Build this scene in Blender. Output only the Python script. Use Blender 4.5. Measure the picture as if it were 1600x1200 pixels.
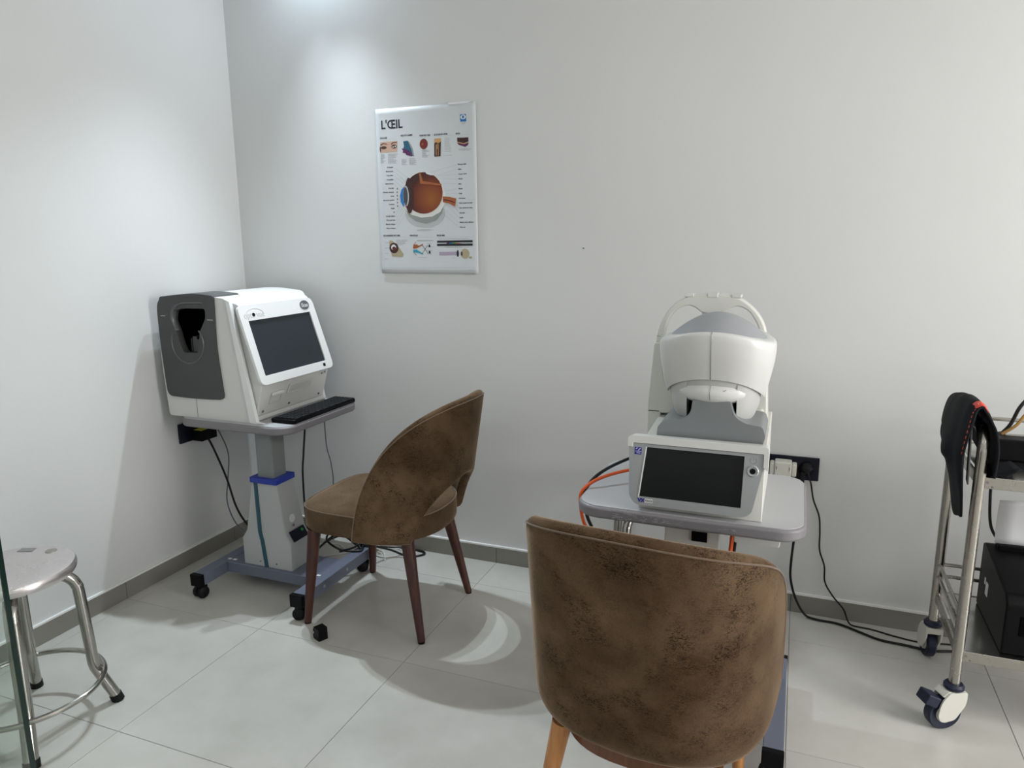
import bpy, bmesh, math, random
from mathutils import Vector, Matrix
random.seed(7)
PI = math.pi
C = bpy.context.scene.collection
for o in list(bpy.data.objects):
    bpy.data.objects.remove(o, do_unlink=True)
SC = bpy.context.scene

# ------------------------------------------------------------------ camera
cd = bpy.data.cameras.new('camera'); cam = bpy.data.objects.new('camera', cd); C.objects.link(cam)
cd.sensor_width = 36; cd.sensor_fit = 'HORIZONTAL'; cd.lens = 25.543; cd.clip_start = 0.02
_R = Vector((0.931095, 0.364678, -0.008536)); _U = Vector((-0.064146, 0.186725, 0.980316)); _B = Vector((0.359093, -0.912219, 0.197251))
m = Matrix((( _R.x, _U.x, _B.x, 2.4277), (_R.y, _U.y, _B.y, -2.7519), (_R.z, _U.z, _B.z, 1.40), (0, 0, 0, 1)))
cam.matrix_world = m
SC.camera = cam
# ------------------------------------------------------------------ world, exposure, lights
w = bpy.data.worlds.new('world'); SC.world = w; w.use_nodes = True
w.node_tree.nodes['Background'].inputs[0].default_value = (0.75, 0.82, 0.9, 1)
w.node_tree.nodes['Background'].inputs[1].default_value = 0.6
SC.view_settings.view_transform = 'Standard'; SC.view_settings.look = 'None'
SC.view_settings.gamma = 1; SC.view_settings.use_curve_mapping = False
SC.view_settings.exposure = 0.06

def area(name, loc, rot, sx, sy, power, col, shape='RECTANGLE'):
    l = bpy.data.lights.new(name, 'AREA'); l.shape = shape; l.size = sx; l.size_y = sy
    l.energy = power; l.color = col
    o = bpy.data.objects.new(name, l); C.objects.link(o); o.location = loc; o.rotation_euler = rot
    return o
CEIL = 2.62
RX, RY = 6.20, -4.60          # right wall and rear wall
WY0, WY1, WZ0, WZ1 = -2.30, -1.00, 0.55, 2.30      # daylight window in the right wall
SPOTS = [(0.42, -0.14), (0.60, -0.14)]
SPOT_AIM = Vector((0.94, -1.18, 0.0))
def spot(name, loc, power, col, deg, blend, rad):
    l = bpy.data.lights.new(name, 'SPOT'); l.energy = power; l.color = col; l.spot_size = math.radians(deg); l.spot_blend = blend; l.shadow_soft_size = rad
    o = bpy.data.objects.new(name, l); C.objects.link(o); o.location = loc
    o.rotation_euler = (SPOT_AIM - Vector(loc)).to_track_quat('-Z', 'Y').to_euler()
    return o
for q in SPOTS:
    spot('corner_downlight_lamp', (q[0], q[1], CEIL - 0.03), 76, (0.80, 0.92, 1.0), 88, 1.0, 0.015)
    area('corner_downlight_glow', (q[0], q[1], CEIL - 0.025), (0, 0, 0), 0.11, 0.11, 0.75, (0.66, 0.84, 1.0), 'DISK')
area('window_daylight', (RX - 0.03, (WY0 + WY1) / 2, (WZ0 + WZ1) / 2), (0, PI/2, 0), WZ1 - WZ0 - 0.1, WY1 - WY0 - 0.1, 108, (1.0, 0.985, 0.96))
CEILING_LAMPS = [(4.7, -1.40, 14, 'square ceiling panel light nearest the back wall'), (1.6, -3.4, 2, 'square ceiling panel light nearest the left wall'), (4.4, -3.4, 4, 'square ceiling panel light nearest the rear right corner')]
for q in CEILING_LAMPS:
    area('ceiling_panel_lamp', (q[0], q[1], CEIL - 0.035), (0, 0, 0), 0.5, 0.5, q[2], (1.0, 0.98, 0.94))

# ------------------------------------------------------------------ materials
MATS = {}
def nodes(name):
    m = bpy.data.materials.new(name); m.use_nodes = True
    return m, m.node_tree, m.node_tree.nodes['Principled BSDF']
def mat(name, col, rough=0.5, metal=0.0, var=0.06, scale=12.0, bump=0.0, bscale=200.0, coat=0.0, sheen=0.0, rvar=0.0, spec=None):
    m, nt, b = nodes(name)
    tc = nt.nodes.new('ShaderNodeTexCoord')
    n = nt.nodes.new('ShaderNodeTexNoise'); n.inputs['Scale'].default_value = scale; n.inputs['Detail'].default_value = 5
    nt.links.new(tc.outputs['Object'], n.inputs['Vector'])
    mx = nt.nodes.new('ShaderNodeMix'); mx.data_type = 'RGBA'
    c = Vector(col)
    mx.inputs[6].default_value = (*(c * (1 - var)), 1); mx.inputs[7].default_value = (*[min(1, q) for q in c * (1 + var)], 1)
    nt.links.new(n.outputs['Fac'], mx.inputs[0]); nt.links.new(mx.outputs[2], b.inputs['Base Color'])
    b.inputs['Roughness'].default_value = rough; b.inputs['Metallic'].default_value = metal
    if rvar:
        r = nt.nodes.new('ShaderNodeMapRange'); r.inputs['To Min'].default_value = max(0.02, rough - rvar); r.inputs['To Max'].default_value = rough + rvar
        nt.links.new(n.outputs['Fac'], r.inputs['Value']); nt.links.new(r.outputs[0], b.inputs['Roughness'])
    if coat: b.inputs['Coat Weight'].default_value = coat; b.inputs['Coat Roughness'].default_value = 0.1
    if sheen: b.inputs['Sheen Weight'].default_value = sheen; b.inputs['Sheen Roughness'].default_value = 0.4
    if spec is not None: b.inputs['Specular IOR Level'].default_value = spec
    if bump:
        n2 = nt.nodes.new('ShaderNodeTexNoise'); n2.inputs['Scale'].default_value = bscale; n2.inputs['Detail'].default_value = 3
        nt.links.new(tc.outputs['Object'], n2.inputs['Vector'])
        bp = nt.nodes.new('ShaderNodeBump'); bp.inputs['Strength'].default_value = bump; bp.inputs['Distance'].default_value = 0.002
        nt.links.new(n2.outputs['Fac'], bp.inputs['Height']); nt.links.new(bp.outputs[0], b.inputs['Normal'])
    MATS[name] = m
    return m
M = MATS
mat('wall_paint', (0.66, 0.665, 0.665), 0.36, var=0.025, scale=3.0, bump=0.15, bscale=60)
mat('ceiling_paint', (0.78, 0.78, 0.77), 0.8, var=0.02)
mat('wall_edge', (0.80, 0.80, 0.79), 0.6)
mat('baseboard_tile', (0.235, 0.225, 0.20), 0.35, var=0.08, scale=9)
mat('grout', (0.23, 0.225, 0.21), 0.8)
mat('white_plastic', (0.66, 0.66, 0.645), 0.32, var=0.012)
mat('cream_plastic', (0.66, 0.66, 0.62), 0.38, var=0.015)
mat('bezel_white', (0.80, 0.805, 0.81), 0.22, var=0.01)
mat('dark_grey_plastic', (0.052, 0.053, 0.053), 0.45, var=0.05, bump=0.1, bscale=500)
mat('hood_grey', (0.10, 0.104, 0.108), 0.32, var=0.03)
mat('mid_grey_plastic', (0.20, 0.213, 0.22), 0.42, var=0.03)
mat('silver_grey_plastic', (0.36, 0.375, 0.385), 0.36, var=0.02, metal=0.1)
mat('liner_grey', (0.50, 0.505, 0.49), 0.4, var=0.02)
mat('dome_grey', (0.33, 0.34, 0.36), 0.5, var=0.03)
mat('black_plastic', (0.003, 0.003, 0.004), 0.45, var=0.1, spec=0.12)
mat('cavity_black', (0.001, 0.001, 0.0015), 0.8, spec=0.05)
mat('key_black', (0.008, 0.009, 0.011), 0.4, spec=0.15)
mat('screen_blue', (0.022, 0.028, 0.036), 0.35, var=0.04, scale=4, spec=0.35)
mat('screen_green', (0.008, 0.010, 0.010), 0.4, var=0.05, scale=4, spec=0.3)
mat('table_grey', (0.43, 0.43, 0.445), 0.38, var=0.03)
mat('table_edge', (0.205, 0.195, 0.21), 0.45, var=0.04)
mat('column_paint', (0.42, 0.43, 0.43), 0.45, var=0.02, bump=0.08, bscale=400)
mat('mast_grey', (0.20, 0.215, 0.215), 0.4, var=0.03)
mat('cap_blue', (0.012, 0.035, 0.33), 0.35)
mat('strip_teal', (0.012, 0.07, 0.10), 0.3)
mat('base_slate', (0.135, 0.150, 0.205), 0.42, var=0.04)
mat('rubber', (0.004, 0.004, 0.005), 0.55, spec=0.25)
mat('navy_rubber', (0.010, 0.014, 0.034), 0.45, spec=0.35)
mat('caster_white', (0.62, 0.61, 0.55), 0.4, var=0.05)
mat('steel', (0.40, 0.39, 0.36), 0.20, metal=1.0, var=0.05, scale=20, rvar=0.08)
mat('steel_dull', (0.40, 0.385, 0.35), 0.27, metal=1.0, var=0.03, scale=25, rvar=0.03)
mat('steel_sheet', (0.60, 0.60, 0.58), 0.2, metal=1.0, var=0.04, rvar=0.06)
mat('tape_grey', (0.20, 0.19, 0.185), 0.45)
mat('seat_steel', (0.66, 0.62, 0.62), 0.28, metal=0.9, var=0.04, scale=8, rvar=0.05)
mat('screw', (0.22, 0.22, 0.22), 0.4, metal=0.7)
mat('cable_black', (0.004, 0.004, 0.005), 0.45, spec=0.3)
mat('cable_grey', (0.12, 0.125, 0.16), 0.45)
mat('cable_white', (0.62, 0.62, 0.60), 0.45)
mat('cable_orange', (0.72, 0.10, 0.012), 0.4)
mat('cable_ochre', (0.36, 0.20, 0.05), 0.45)
mat('socket_navy', (0.003, 0.004, 0.014), 0.35, spec=0.25)
mat('sticker_yellow', (0.72, 0.62, 0.05), 0.5)
mat('sticker_white', (0.72, 0.72, 0.72), 0.5)
mat('led_green', (0.02, 0.30, 0.05), 0.3)
mat('print_navy', (0.012, 0.012, 0.05), 0.5)
mat('print_blue', (0.02, 0.02, 0.28), 0.5)
mat('emboss', (0.55, 0.555, 0.56), 0.3)
mat('badge_grey', (0.10, 0.11, 0.12), 0.3)
mat('paper', (0.80, 0.80, 0.83), 0.6, var=0.01)
mat('poster_paper', (0.60, 0.625, 0.645), 0.45, var=0.01)
mat('bag_black', (0.005, 0.006, 0.009), 0.8, var=0.2, scale=30, bump=0.3, bscale=700, spec=0.2)
mat('bag_lining', (0.10, 0.10, 0.105), 0.8)
mat('red_label', (0.66, 0.07, 0.04), 0.55)
mat('blue_tape', (0.01, 0.20, 0.42), 0.5)
mat('emission_off', (0.8, 0.8, 0.8), 0.4)

def mat_tile():
    m, nt, b = nodes('floor_tile')
    tc = nt.nodes.new('ShaderNodeTexCoord'); g = nt.nodes.new('ShaderNodeNewGeometry'); oi = nt.nodes.new('ShaderNodeObjectInfo')
    n = nt.nodes.new('ShaderNodeTexNoise'); n.inputs['Scale'].default_value = 4.5; n.inputs['Detail'].default_value = 7; n.inputs['Roughness'].default_value = 0.6
    nt.links.new(g.outputs['Position'], n.inputs['Vector'])
    cr = nt.nodes.new('ShaderNodeValToRGB')
    cr.color_ramp.elements[0].position = 0.3; cr.color_ramp.elements[0].color = (0.475, 0.46, 0.425, 1)
    cr.color_ramp.elements[1].position = 0.7; cr.color_ramp.elements[1].color = (0.56, 0.545, 0.51, 1)
    nt.links.new(n.outputs['Fac'], cr.inputs[0])
    hv = nt.nodes.new('ShaderNodeHueSaturation'); mr = nt.nodes.new('ShaderNodeMapRange')
    mr.inputs['To Min'].default_value = 0.97; mr.inputs['To Max'].default_value = 1.03
    nt.links.new(oi.outputs['Random'], mr.inputs['Value']); nt.links.new(mr.outputs[0], hv.inputs['Value'])
    nt.links.new(cr.outputs[0], hv.inputs['Color']); nt.links.new(hv.outputs[0], b.inputs['Base Color'])
    b.inputs['Roughness'].default_value = 0.3
    r = nt.nodes.new('ShaderNodeMapRange'); r.inputs['To Min'].default_value = 0.19; r.inputs['To Max'].default_value = 0.30
    nt.links.new(n.outputs['Fac'], r.inputs['Value']); nt.links.new(r.outputs[0], b.inputs['Roughness'])
    b.inputs['Specular IOR Level'].default_value = 0.4
    MATS['floor_tile'] = m
mat_tile()

def mat_fabric(name, base, dark, light, amount):
    """worn velvet: soft tone drift plus clusters of dark crackled creases"""
    m, nt, b = nodes(name)
    tc = nt.nodes.new('ShaderNodeTexCoord')
    def noise(sc, det, rough=0.5, dist=0.0, vec=None):
        n = nt.nodes.new('ShaderNodeTexNoise'); n.inputs['Scale'].default_value = sc; n.inputs['Detail'].default_value = det
        n.inputs['Roughness'].default_value = rough; n.inputs['Distortion'].default_value = dist
        nt.links.new(vec or tc.outputs['Object'], n.inputs['Vector']); return n
    def rng(src, a, bb, c0=0.0, c1=1.0):
        r = nt.nodes.new('ShaderNodeMapRange'); r.inputs['From Min'].default_value = a; r.inputs['From Max'].default_value = bb
        r.inputs['To Min'].default_value = c0; r.inputs['To Max'].default_value = c1
        nt.links.new(src, r.inputs['Value']); return r.outputs[0]
    big = noise(6.5, 3)
    drift = nt.nodes.new('ShaderNodeMix'); drift.data_type = 'RGBA'
    drift.inputs[6].default_value = (*base, 1); drift.inputs[7].default_value = (*light, 1)
    nt.links.new(rng(big.outputs['Fac'], 0.35, 0.68), drift.inputs[0])
    mp = nt.nodes.new('ShaderNodeMapping'); mp.inputs['Scale'].default_value = (1, 1, 2.2); mp.inputs['Rotation'].default_value = (0.2, 0.35, 0)
    nt.links.new(tc.outputs['Object'], mp.inputs['Vector'])
    patch = noise(14, 5, 0.65)
    crack = noise(125, 4, 0.7, 1.8, mp.outputs[0])
    mul = nt.nodes.new('ShaderNodeMath'); mul.operation = 'MULTIPLY'
    nt.links.new(rng(patch.outputs['Fac'], 0.44, 0.64), mul.inputs[0]); nt.links.new(rng(crack.outputs['Fac'], 0.49, 0.56), mul.inputs[1])
    fine = noise(260, 2)
    mul2 = nt.nodes.new('ShaderNodeMath'); mul2.operation = 'MULTIPLY'; mul2.inputs[1].default_value = amount
    nt.links.new(mul.outputs[0], mul2.inputs[0])
    mx = nt.nodes.new('ShaderNodeMix'); mx.data_type = 'RGBA'; mx.inputs[7].default_value = (*dark, 1)
    nt.links.new(mul2.outputs[0], mx.inputs[0]); nt.links.new(drift.outputs[2], mx.inputs[6])
    hv = nt.nodes.new('ShaderNodeHueSaturation'); nt.links.new(rng(fine.outputs['Fac'], 0.3, 0.7, 0.86, 1.12), hv.inputs['Value'])
    nt.links.new(mx.outputs[2], hv.inputs['Color']); nt.links.new(hv.outputs[0], b.inputs['Base Color'])
    b.inputs['Roughness'].default_value = 0.9; b.inputs['Specular IOR Level'].default_value = 0.05
    b.inputs['Sheen Weight'].default_value = 0.55; b.inputs['Sheen Roughness'].default_value = 0.30
    b.inputs['Sheen Tint'].default_value = (0.80, 0.62, 0.45, 1)
    bp = nt.nodes.new('ShaderNodeBump'); bp.inputs['Strength'].default_value = 0.25; bp.inputs['Distance'].default_value = 0.002
    nt.links.new(crack.outputs['Fac'], bp.inputs['Height']); nt.links.new(bp.outputs[0], b.inputs['Normal'])
    MATS[name] = m
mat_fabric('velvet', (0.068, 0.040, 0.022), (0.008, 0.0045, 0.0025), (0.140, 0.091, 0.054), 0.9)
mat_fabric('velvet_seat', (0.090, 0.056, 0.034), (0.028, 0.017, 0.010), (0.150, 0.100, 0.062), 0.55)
mat('piping', (0.135, 0.088, 0.055), 0.8, var=0.1, scale=60, sheen=0.3)

def mat_wood(name, a, c):
    m, nt, b = nodes(name)
    tc = nt.nodes.new('ShaderNodeTexCoord'); mp = nt.nodes.new('ShaderNodeMapping'); mp.inputs['Scale'].default_value = (60, 60, 4)
    n = nt.nodes.new('ShaderNodeTexNoise'); n.inputs['Scale'].default_value = 1.6; n.inputs['Detail'].default_value = 6
    nt.links.new(tc.outputs['Object'], mp.inputs['Vector']); nt.links.new(mp.outputs[0], n.inputs['Vector'])
    cr = nt.nodes.new('ShaderNodeValToRGB'); cr.color_ramp.elements[0].position = 0.3; cr.color_ramp.elements[0].color = (*a, 1)
    cr.color_ramp.elements[1].position = 0.72; cr.color_ramp.elements[1].color = (*c, 1)
    nt.links.new(n.outputs['Fac'], cr.inputs[0]); nt.links.new(cr.outputs[0], b.inputs['Base Color'])
    b.inputs['Roughness'].default_value = 0.38
    MATS[name] = m
mat_wood('mahogany', (0.028, 0.007, 0.004), (0.075, 0.020, 0.010))
mat_wood('apron_wood', (0.085, 0.026, 0.009), (0.16, 0.052, 0.018))
mat_wood('oak', (0.33, 0.13, 0.035), (0.52, 0.24, 0.075))

def mat_glass():
    m, nt, b = nodes('green_glass')
    b.inputs['Base Color'].default_value = (0.82, 0.92, 0.86, 1); b.inputs['Transmission Weight'].default_value = 1.0
    b.inputs['Roughness'].default_value = 0.0; b.inputs['IOR'].default_value = 1.5
    MATS['green_glass'] = m
    mat('glass_edge', (0.006, 0.020, 0.016), 0.15, var=0.2, scale=40)
mat_glass()
def mat_lamp(name, col, s):
    m, nt, b = nodes(name)
    b.inputs['Base Color'].default_value = (0.8, 0.8, 0.8, 1); b.inputs['Emission Color'].default_value = (*col, 1); b.inputs['Emission Strength'].default_value = s
    MATS[name] = m
mat_lamp('lamp_glow', (0.9, 0.96, 1.0), 6.0)

# ------------------------------------------------------------------ builders
def obj(name, bm, material, parent=None, kind=None, label=None, smooth=True, bevel=0.0, seg=2, ang=35, sub=0):
    if isinstance(bm, bmesh.types.BMesh):
        bmesh.ops.recalc_face_normals(bm, faces=bm.faces)
        me = bpy.data.meshes.new(name); bm.to_mesh(me); bm.free()
    else: me = bm
    if smooth:
        for p in me.polygons: p.use_smooth = True
        if not bevel: me.set_sharp_from_angle(angle=math.radians(ang))
    me.materials.clear(); me.materials.append(M[material])
    o = bpy.data.objects.new(name, me); C.objects.link(o)
    if parent: o.parent = parent
    if kind: o['kind'] = kind
    if label: o['label'] = label
    if bevel:
        b = o.modifiers.new('bevel', 'BEVEL'); b.width = bevel; b.segments = seg; b.limit_method = 'ANGLE'; b.angle_limit = math.radians(40); b.harden_normals = True
    if sub:
        s = o.modifiers.new('sub', 'SUBSURF'); s.levels = sub; s.render_levels = sub
    return o
def thing(name, label, cat, loc=(0, 0, 0), rz=0.0, group=None):
    o = bpy.data.objects.new(name, None); C.objects.link(o); o.location = loc; o.rotation_euler = (0, 0, rz)
    o.empty_display_size = 0.1
    o['label'] = label; o['category'] = cat
    if group: o['group'] = group
    return o
def tag(o, label, cat, group=None):
    o['label'] = label; o['category'] = cat
    if group: o['group'] = group
    return o
def NB(): return bmesh.new()
def bx(bm, x0, x1, y0, y1, z0, z1, mtx=None):
    v = [bm.verts.new((x, y, z)) for z in (z0, z1) for x, y in ((x0, y0), (x1, y0), (x1, y1), (x0, y1))]
    for f in ((0, 3, 2, 1), (4, 5, 6, 7), (0, 1, 5, 4), (1, 2, 6, 5), (2, 3, 7, 6), (3, 0, 4, 7)):
        bm.faces.new([v[i] for i in f])
    if mtx is not None: bmesh.ops.transform(bm, matrix=mtx, verts=v)
    return bm
def cyl(bm, p0, p1, r0, r1=None, n=24, cap=True):
    r1 = r0 if r1 is None else r1
    p0 = Vector(p0); p1 = Vector(p1); d = (p1 - p0).normalized()
    a = d.orthogonal().normalized(); b = d.cross(a)
    A = [bm.verts.new(p0 + (a * math.cos(t) + b * math.sin(t)) * r0) for t in [2 * PI * i / n for i in range(n)]]
    B = [bm.verts.new(p1 + (a * math.cos(t) + b * math.sin(t)) * r1) for t in [2 * PI * i / n for i in range(n)]]
    for i in range(n): bm.faces.new((A[i], A[(i + 1) % n], B[(i + 1) % n], B[i]))
    if cap: bm.faces.new(A[::-1]); bm.faces.new(B)
    return bm
def smooth_path(pts, k=8, closed=False):
    P = [Vector(p) for p in pts]; n = len(P); out = []
    for i in range(n if closed else n - 1):
        if closed: p0, p1, p2, p3 = P[i - 1], P[i], P[(i + 1) % n], P[(i + 2) % n]
        else: p0, p1, p2, p3 = P[max(i - 1, 0)], P[i], P[i + 1], P[min(i + 2, n - 1)]
        for j in range(k):
            t = j / k
            out.append(0.5 * ((2 * p1) + (p2 - p0) * t + (2 * p0 - 5 * p1 + 4 * p2 - p3) * t * t + (3 * p1 - p0 - 3 * p2 + p3) * t ** 3))
    if not closed: out.append(P[-1])
    return out
def tube(bm, pts, r, n=10, closed=False, smooth=0, flat=1.0):
    if smooth: pts = smooth_path(pts, smooth, closed)
    P = [Vector(p) for p in pts]; N = len(P); rings = []
    def tan(i):
        if closed: return (P[(i + 1) % N] - P[i - 1]).normalized()
        return (P[min(i + 1, N - 1)] - P[max(i - 1, 0)]).normalized()
    t0 = tan(0); a = t0.orthogonal().normalized()
    for i in range(N):
        t = tan(i); a = (a - t * a.dot(t))
        a = a.normalized() if a.length > 1e-6 else t.orthogonal().normalized()
        b = t.cross(a); rr = r[i] if isinstance(r, (list, tuple)) else r
        rings.append([bm.verts.new(P[i] + (a * math.cos(2 * PI * k / n) + b * math.sin(2 * PI * k / n) * flat) * rr) for k in range(n)])
    for i in range(N if closed else N - 1):
        A, B = rings[i], rings[(i + 1) % N]
        for k in range(n): bm.faces.new((A[k], A[(k + 1) % n], B[(k + 1) % n], B[k]))
    if not closed: bm.faces.new(rings[0][::-1]); bm.faces.new(rings[-1])
    return bm
def lathe(bm, prof, c=(0, 0, 0), n=32, mtx=None):
    rings = []; vs = []
    for r, z in prof:
        if r < 1e-6: v = [bm.verts.new((c[0], c[1], c[2] + z))]
        else: v = [bm.verts.new((c[0] + r * math.cos(2 * PI * i / n), c[1] + r * math.sin(2 * PI * i / n), c[2] + z)) for i in range(n)]
        rings.append(v); vs += v
    for A, B in zip(rings, rings[1:]):
        for i in range(n):
            j = (i + 1) % n
            if len(A) == 1 and len(B) == 1: break
            if len(A) == 1: bm.faces.new((A[0], B[i], B[j]))
            elif len(B) == 1: bm.faces.new((A[i], A[j], B[0]))
            else: bm.faces.new((A[i], A[j], B[j], B[i]))
    if len(rings[0]) > 1: bm.faces.new(rings[0][::-1])
    if len(rings[-1]) > 1: bm.faces.new(rings[-1])
    if mtx is not None: bmesh.ops.transform(bm, matrix=mtx, verts=vs)
    return bm
def loft(bm, secs, cap=True, closed=True):
    R = [[bm.verts.new(p) for p in s] for s in secs]
    n = len(R[0])
    for A, B in zip(R, R[1:]):
        for i in range(n if closed else n - 1): bm.faces.new((A[i], A[(i + 1) % n], B[(i + 1) % n], B[i]))
    if cap: bm.faces.new(R[0][::-1]); bm.faces.new(R[-1])
    return bm
def rrect(w, h, r, n=6, cx=0.0, cy=0.0):
    if not isinstance(r, (list, tuple)): r = [r] * 4
    pts = []
    for (sx, sy, a0), rr in zip(((1, 1, 0), (-1, 1, PI/2), (-1, -1, PI), (1, -1, 3*PI/2)), r):
        for i in range(n + 1):
            a = a0 + PI / 2 * i / n
            pts.append((cx + sx * (w / 2 - rr) + rr * math.cos(a), cy + sy * (h / 2 - rr) + rr * math.sin(a)))
    return pts
def round_poly(pts, r, n=5):
    """round every corner of a 2D polygon; r one radius or one per corner"""
    out = []; N = len(pts)
    for i in range(N):
        p = Vector(pts[i]); a = Vector(pts[i - 1]) - p; b = Vector(pts[(i + 1) % N]) - p
        rr = r[i] if isinstance(r, (list, tuple)) else r
        d = min(rr, a.length * 0.48, b.length * 0.48)
        if d < 1e-5: out.append(tuple(p)); continue
        A = p + a.normalized() * d; B = p + b.normalized() * d
        for k in range(n + 1):
            t = k / n; q = A * (1 - t) ** 2 + p * 2 * t * (1 - t) + B * t * t
            out.append((q.x, q.y))
    return out
def AX(plane):
    return {'xy': lambda u, v, d: (u, v, d), 'xz': lambda u, v, d: (u, d, v), 'yz': lambda u, v, d: (d, u, v)}[plane]
def prism(bm, outline, d0, d1, plane='xz', holes=()):
    """closed slab with the given 2D outline (and holes) between depths d0 and d1"""
    f = AX(plane); loops = [outline] + list(holes)
    caps = []
    for d in (d0, d1):
        E = []; L = []
        for lp in loops:
            v = [bm.verts.new(f(u, w_, d)) for u, w_ in lp]; L.append(v)
            E += [bm.edges.new((v[i], v[(i + 1) % len(v)])) for i in range(len(v))]
        if holes: bmesh.ops.triangle_fill(bm, use_beauty=True, use_dissolve=False, edges=E)
        else: bm.faces.new(L[0])
        caps.append(L)
    for A, B in zip(*caps):
        for i in range(len(A)): bm.faces.new((A[i], A[(i + 1) % len(A)], B[(i + 1) % len(A)], B[i]))
    return bm
def xf(bm, mtx): bmesh.ops.transform(bm, matrix=mtx, verts=bm.verts); return bm
def frame(origin, ux, uy):
    """matrix taking local x along ux, local y along uy, z outwards"""
    ux = Vector(ux).normalized(); uy = Vector(uy); uy = (uy - ux * uy.dot(ux)).normalized(); uz = ux.cross(uy)
    m = Matrix((ux, uy, uz)).transposed().to_4x4(); m.translation = Vector(origin); return m
def text_bm(s, size, mtx, extrude=0.0004, align='LEFT', bold=0.0, sx=1.0):
    cu = bpy.data.curves.new('lettering', 'FONT'); cu.body = s; cu.size = size; cu.extrude = extrude; cu.align_x = align; cu.align_y = 'BOTTOM_BASELINE'
    cu.offset = bold; cu.resolution_u = 3
    o = bpy.data.objects.new('lettering', cu); C.objects.link(o)
    bpy.context.view_layer.update()
    me = bpy.data.meshes.new_from_object(o.evaluated_get(bpy.context.evaluated_depsgraph_get()))
    bpy.data.objects.remove(o, do_unlink=True)
    bm = bmesh.new(); bm.from_mesh(me); bpy.data.meshes.remove(me)
    xf(bm, mtx @ Matrix.Diagonal((sx, 1, 1, 1)))
    return bm
def rot(ax, deg, at=(0, 0, 0)):
    at = Vector(at)
    return Matrix.Translation(at) @ Matrix.Rotation(math.radians(deg), 4, ax) @ Matrix.Translation(-at)
def copy_tree(o, parent=None):
    c = o.copy(); C.objects.link(c)
    if parent: c.parent = parent; c.matrix_parent_inverse = o.matrix_parent_inverse.copy()
    for ch in o.children: copy_tree(ch, c)
    return c

# ================================================================== THE ROOM
obj('wall_back', bx(NB(), -0.15, RX + 0.15, 0, 0.15, 0, CEIL), 'wall_paint', kind='structure')
obj('wall_left', bx(NB(), -0.15, 0, RY - 0.15, 0, 0, CEIL), 'wall_paint', kind='structure')
b = NB(); bx(b, RX, RX + 0.15, RY - 0.15, WY0, 0, CEIL); bx(b, RX, RX + 0.15, WY1, 0, 0, CEIL)
bx(b, RX, RX + 0.15, WY0, WY1, 0, WZ0); bx(b, RX, RX + 0.15, WY0, WY1, WZ1, CEIL)
obj('wall_right', b, 'wall_paint', kind='structure', smooth=False)
obj('wall_rear', bx(NB(), 0, RX, RY - 0.15, RY, 0, CEIL), 'wall_paint', kind='structure')
ceil = obj('ceiling', bx(NB(), -0.15, RX + 0.15, RY - 0.15, 0.15, CEIL, CEIL + 0.1), 'ceiling_paint', kind='structure')
b = NB(); bx(b, RX + 0.03, RX + 0.08, WY0, WY1, WZ0, WZ0 + 0.05); bx(b, RX + 0.03, RX + 0.08, WY0, WY1, WZ1 - 0.05, WZ1)
for yy in (WY0, (WY0 + WY1) / 2 - 0.025, WY1 - 0.05): bx(b, RX + 0.03, RX + 0.08, yy, yy + 0.05, WZ0 + 0.05, WZ1 - 0.05)
win = obj('window_1', b, 'white_plastic', kind='structure', smooth=False)
obj('pane', bx(NB(), RX + 0.05, RX + 0.056, WY0 + 0.05, WY1 - 0.05, WZ0 + 0.05, WZ1 - 0.05), 'green_glass', win)

floor = obj('floor', bx(NB(), -0.15, RX + 0.15, RY - 0.15, 0.15, -0.1, -0.0012), 'grout', kind='structure')
P = 0.604; G = 0.0011
xs = [0.663 + P * i for i in range(-2, 11)]; ys = [-0.22 - P * j for j in range(-1, 9)]
tile_cache = {}
for i in range(len(xs) - 1):
    for j in range(len(ys) - 1):
        x0, x1 = max(xs[i] + G, 0), min(xs[i + 1] - G, RX); y1, y0 = min(ys[j] - G, 0), max(ys[j + 1] + G, RY)
        if x1 - x0 < 0.02 or y1 - y0 < 0.02: continue
        key = (round(x1 - x0, 3), round(y1 - y0, 3))
        if key not in tile_cache:
            bm = NB(); w_, h_ = key
            prism(bm, [(0, 0), (w_, 0), (w_, h_), (0, h_)], -0.008, 0, 'xy')
            bmesh.ops.recalc_face_normals(bm, faces=bm.faces)
            bmesh.ops.bevel(bm, geom=[e for e in bm.edges if all(v.co.z > -0.001 for v in e.verts)], offset=0.0008, segments=1, affect='EDGES')
            o = obj('tile', bm, 'floor_tile', floor, smooth=False); tile_cache[key] = o.data
        else:
            o = bpy.data.objects.new('tile', tile_cache[key]); C.objects.link(o); o.parent = floor
        o.location = (x0, y0, 0)
# skirting: tile pieces with a lime edge of plaster above
bb = bpy.data.objects.new
def baseboard(name, along, fixed, a0, a1, starts, sgn):
    root = None
    prev = a0; cuts = [c for c in starts if a0 + 0.05 < c < a1 - 0.05] + [a1]
    tr = NB()
    if along == 'x': bx(tr, a0, a1, -0.011, 0, 0.0715, 0.0785)
    else: bx(tr, 0, 0.011, a0, a1, 0.0715, 0.0785)
    root = obj(name, tr, 'wall_edge', kind='structure', smooth=False)
    for c in cuts:
        t = NB(); e = 0.0008
        if along == 'x': bx(t, prev + e, c - e, -0.010, 0, 0.0, 0.0712)
        else: bx(t, 0, 0.010, prev + e, c - e, 0.0, 0.0712)
        obj('tile', t, 'baseboard_tile', root, bevel=0.0015, seg=2)
        prev = c
baseboard('baseboard_back', 'x', 0, 0.011, RX, [0.663 + P * i for i in range(11)], -1)
baseboard('baseboard_left', 'y', 0, RY, -0.0, sorted([-0.22 - P * j for j in range(9)]), 1)
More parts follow.
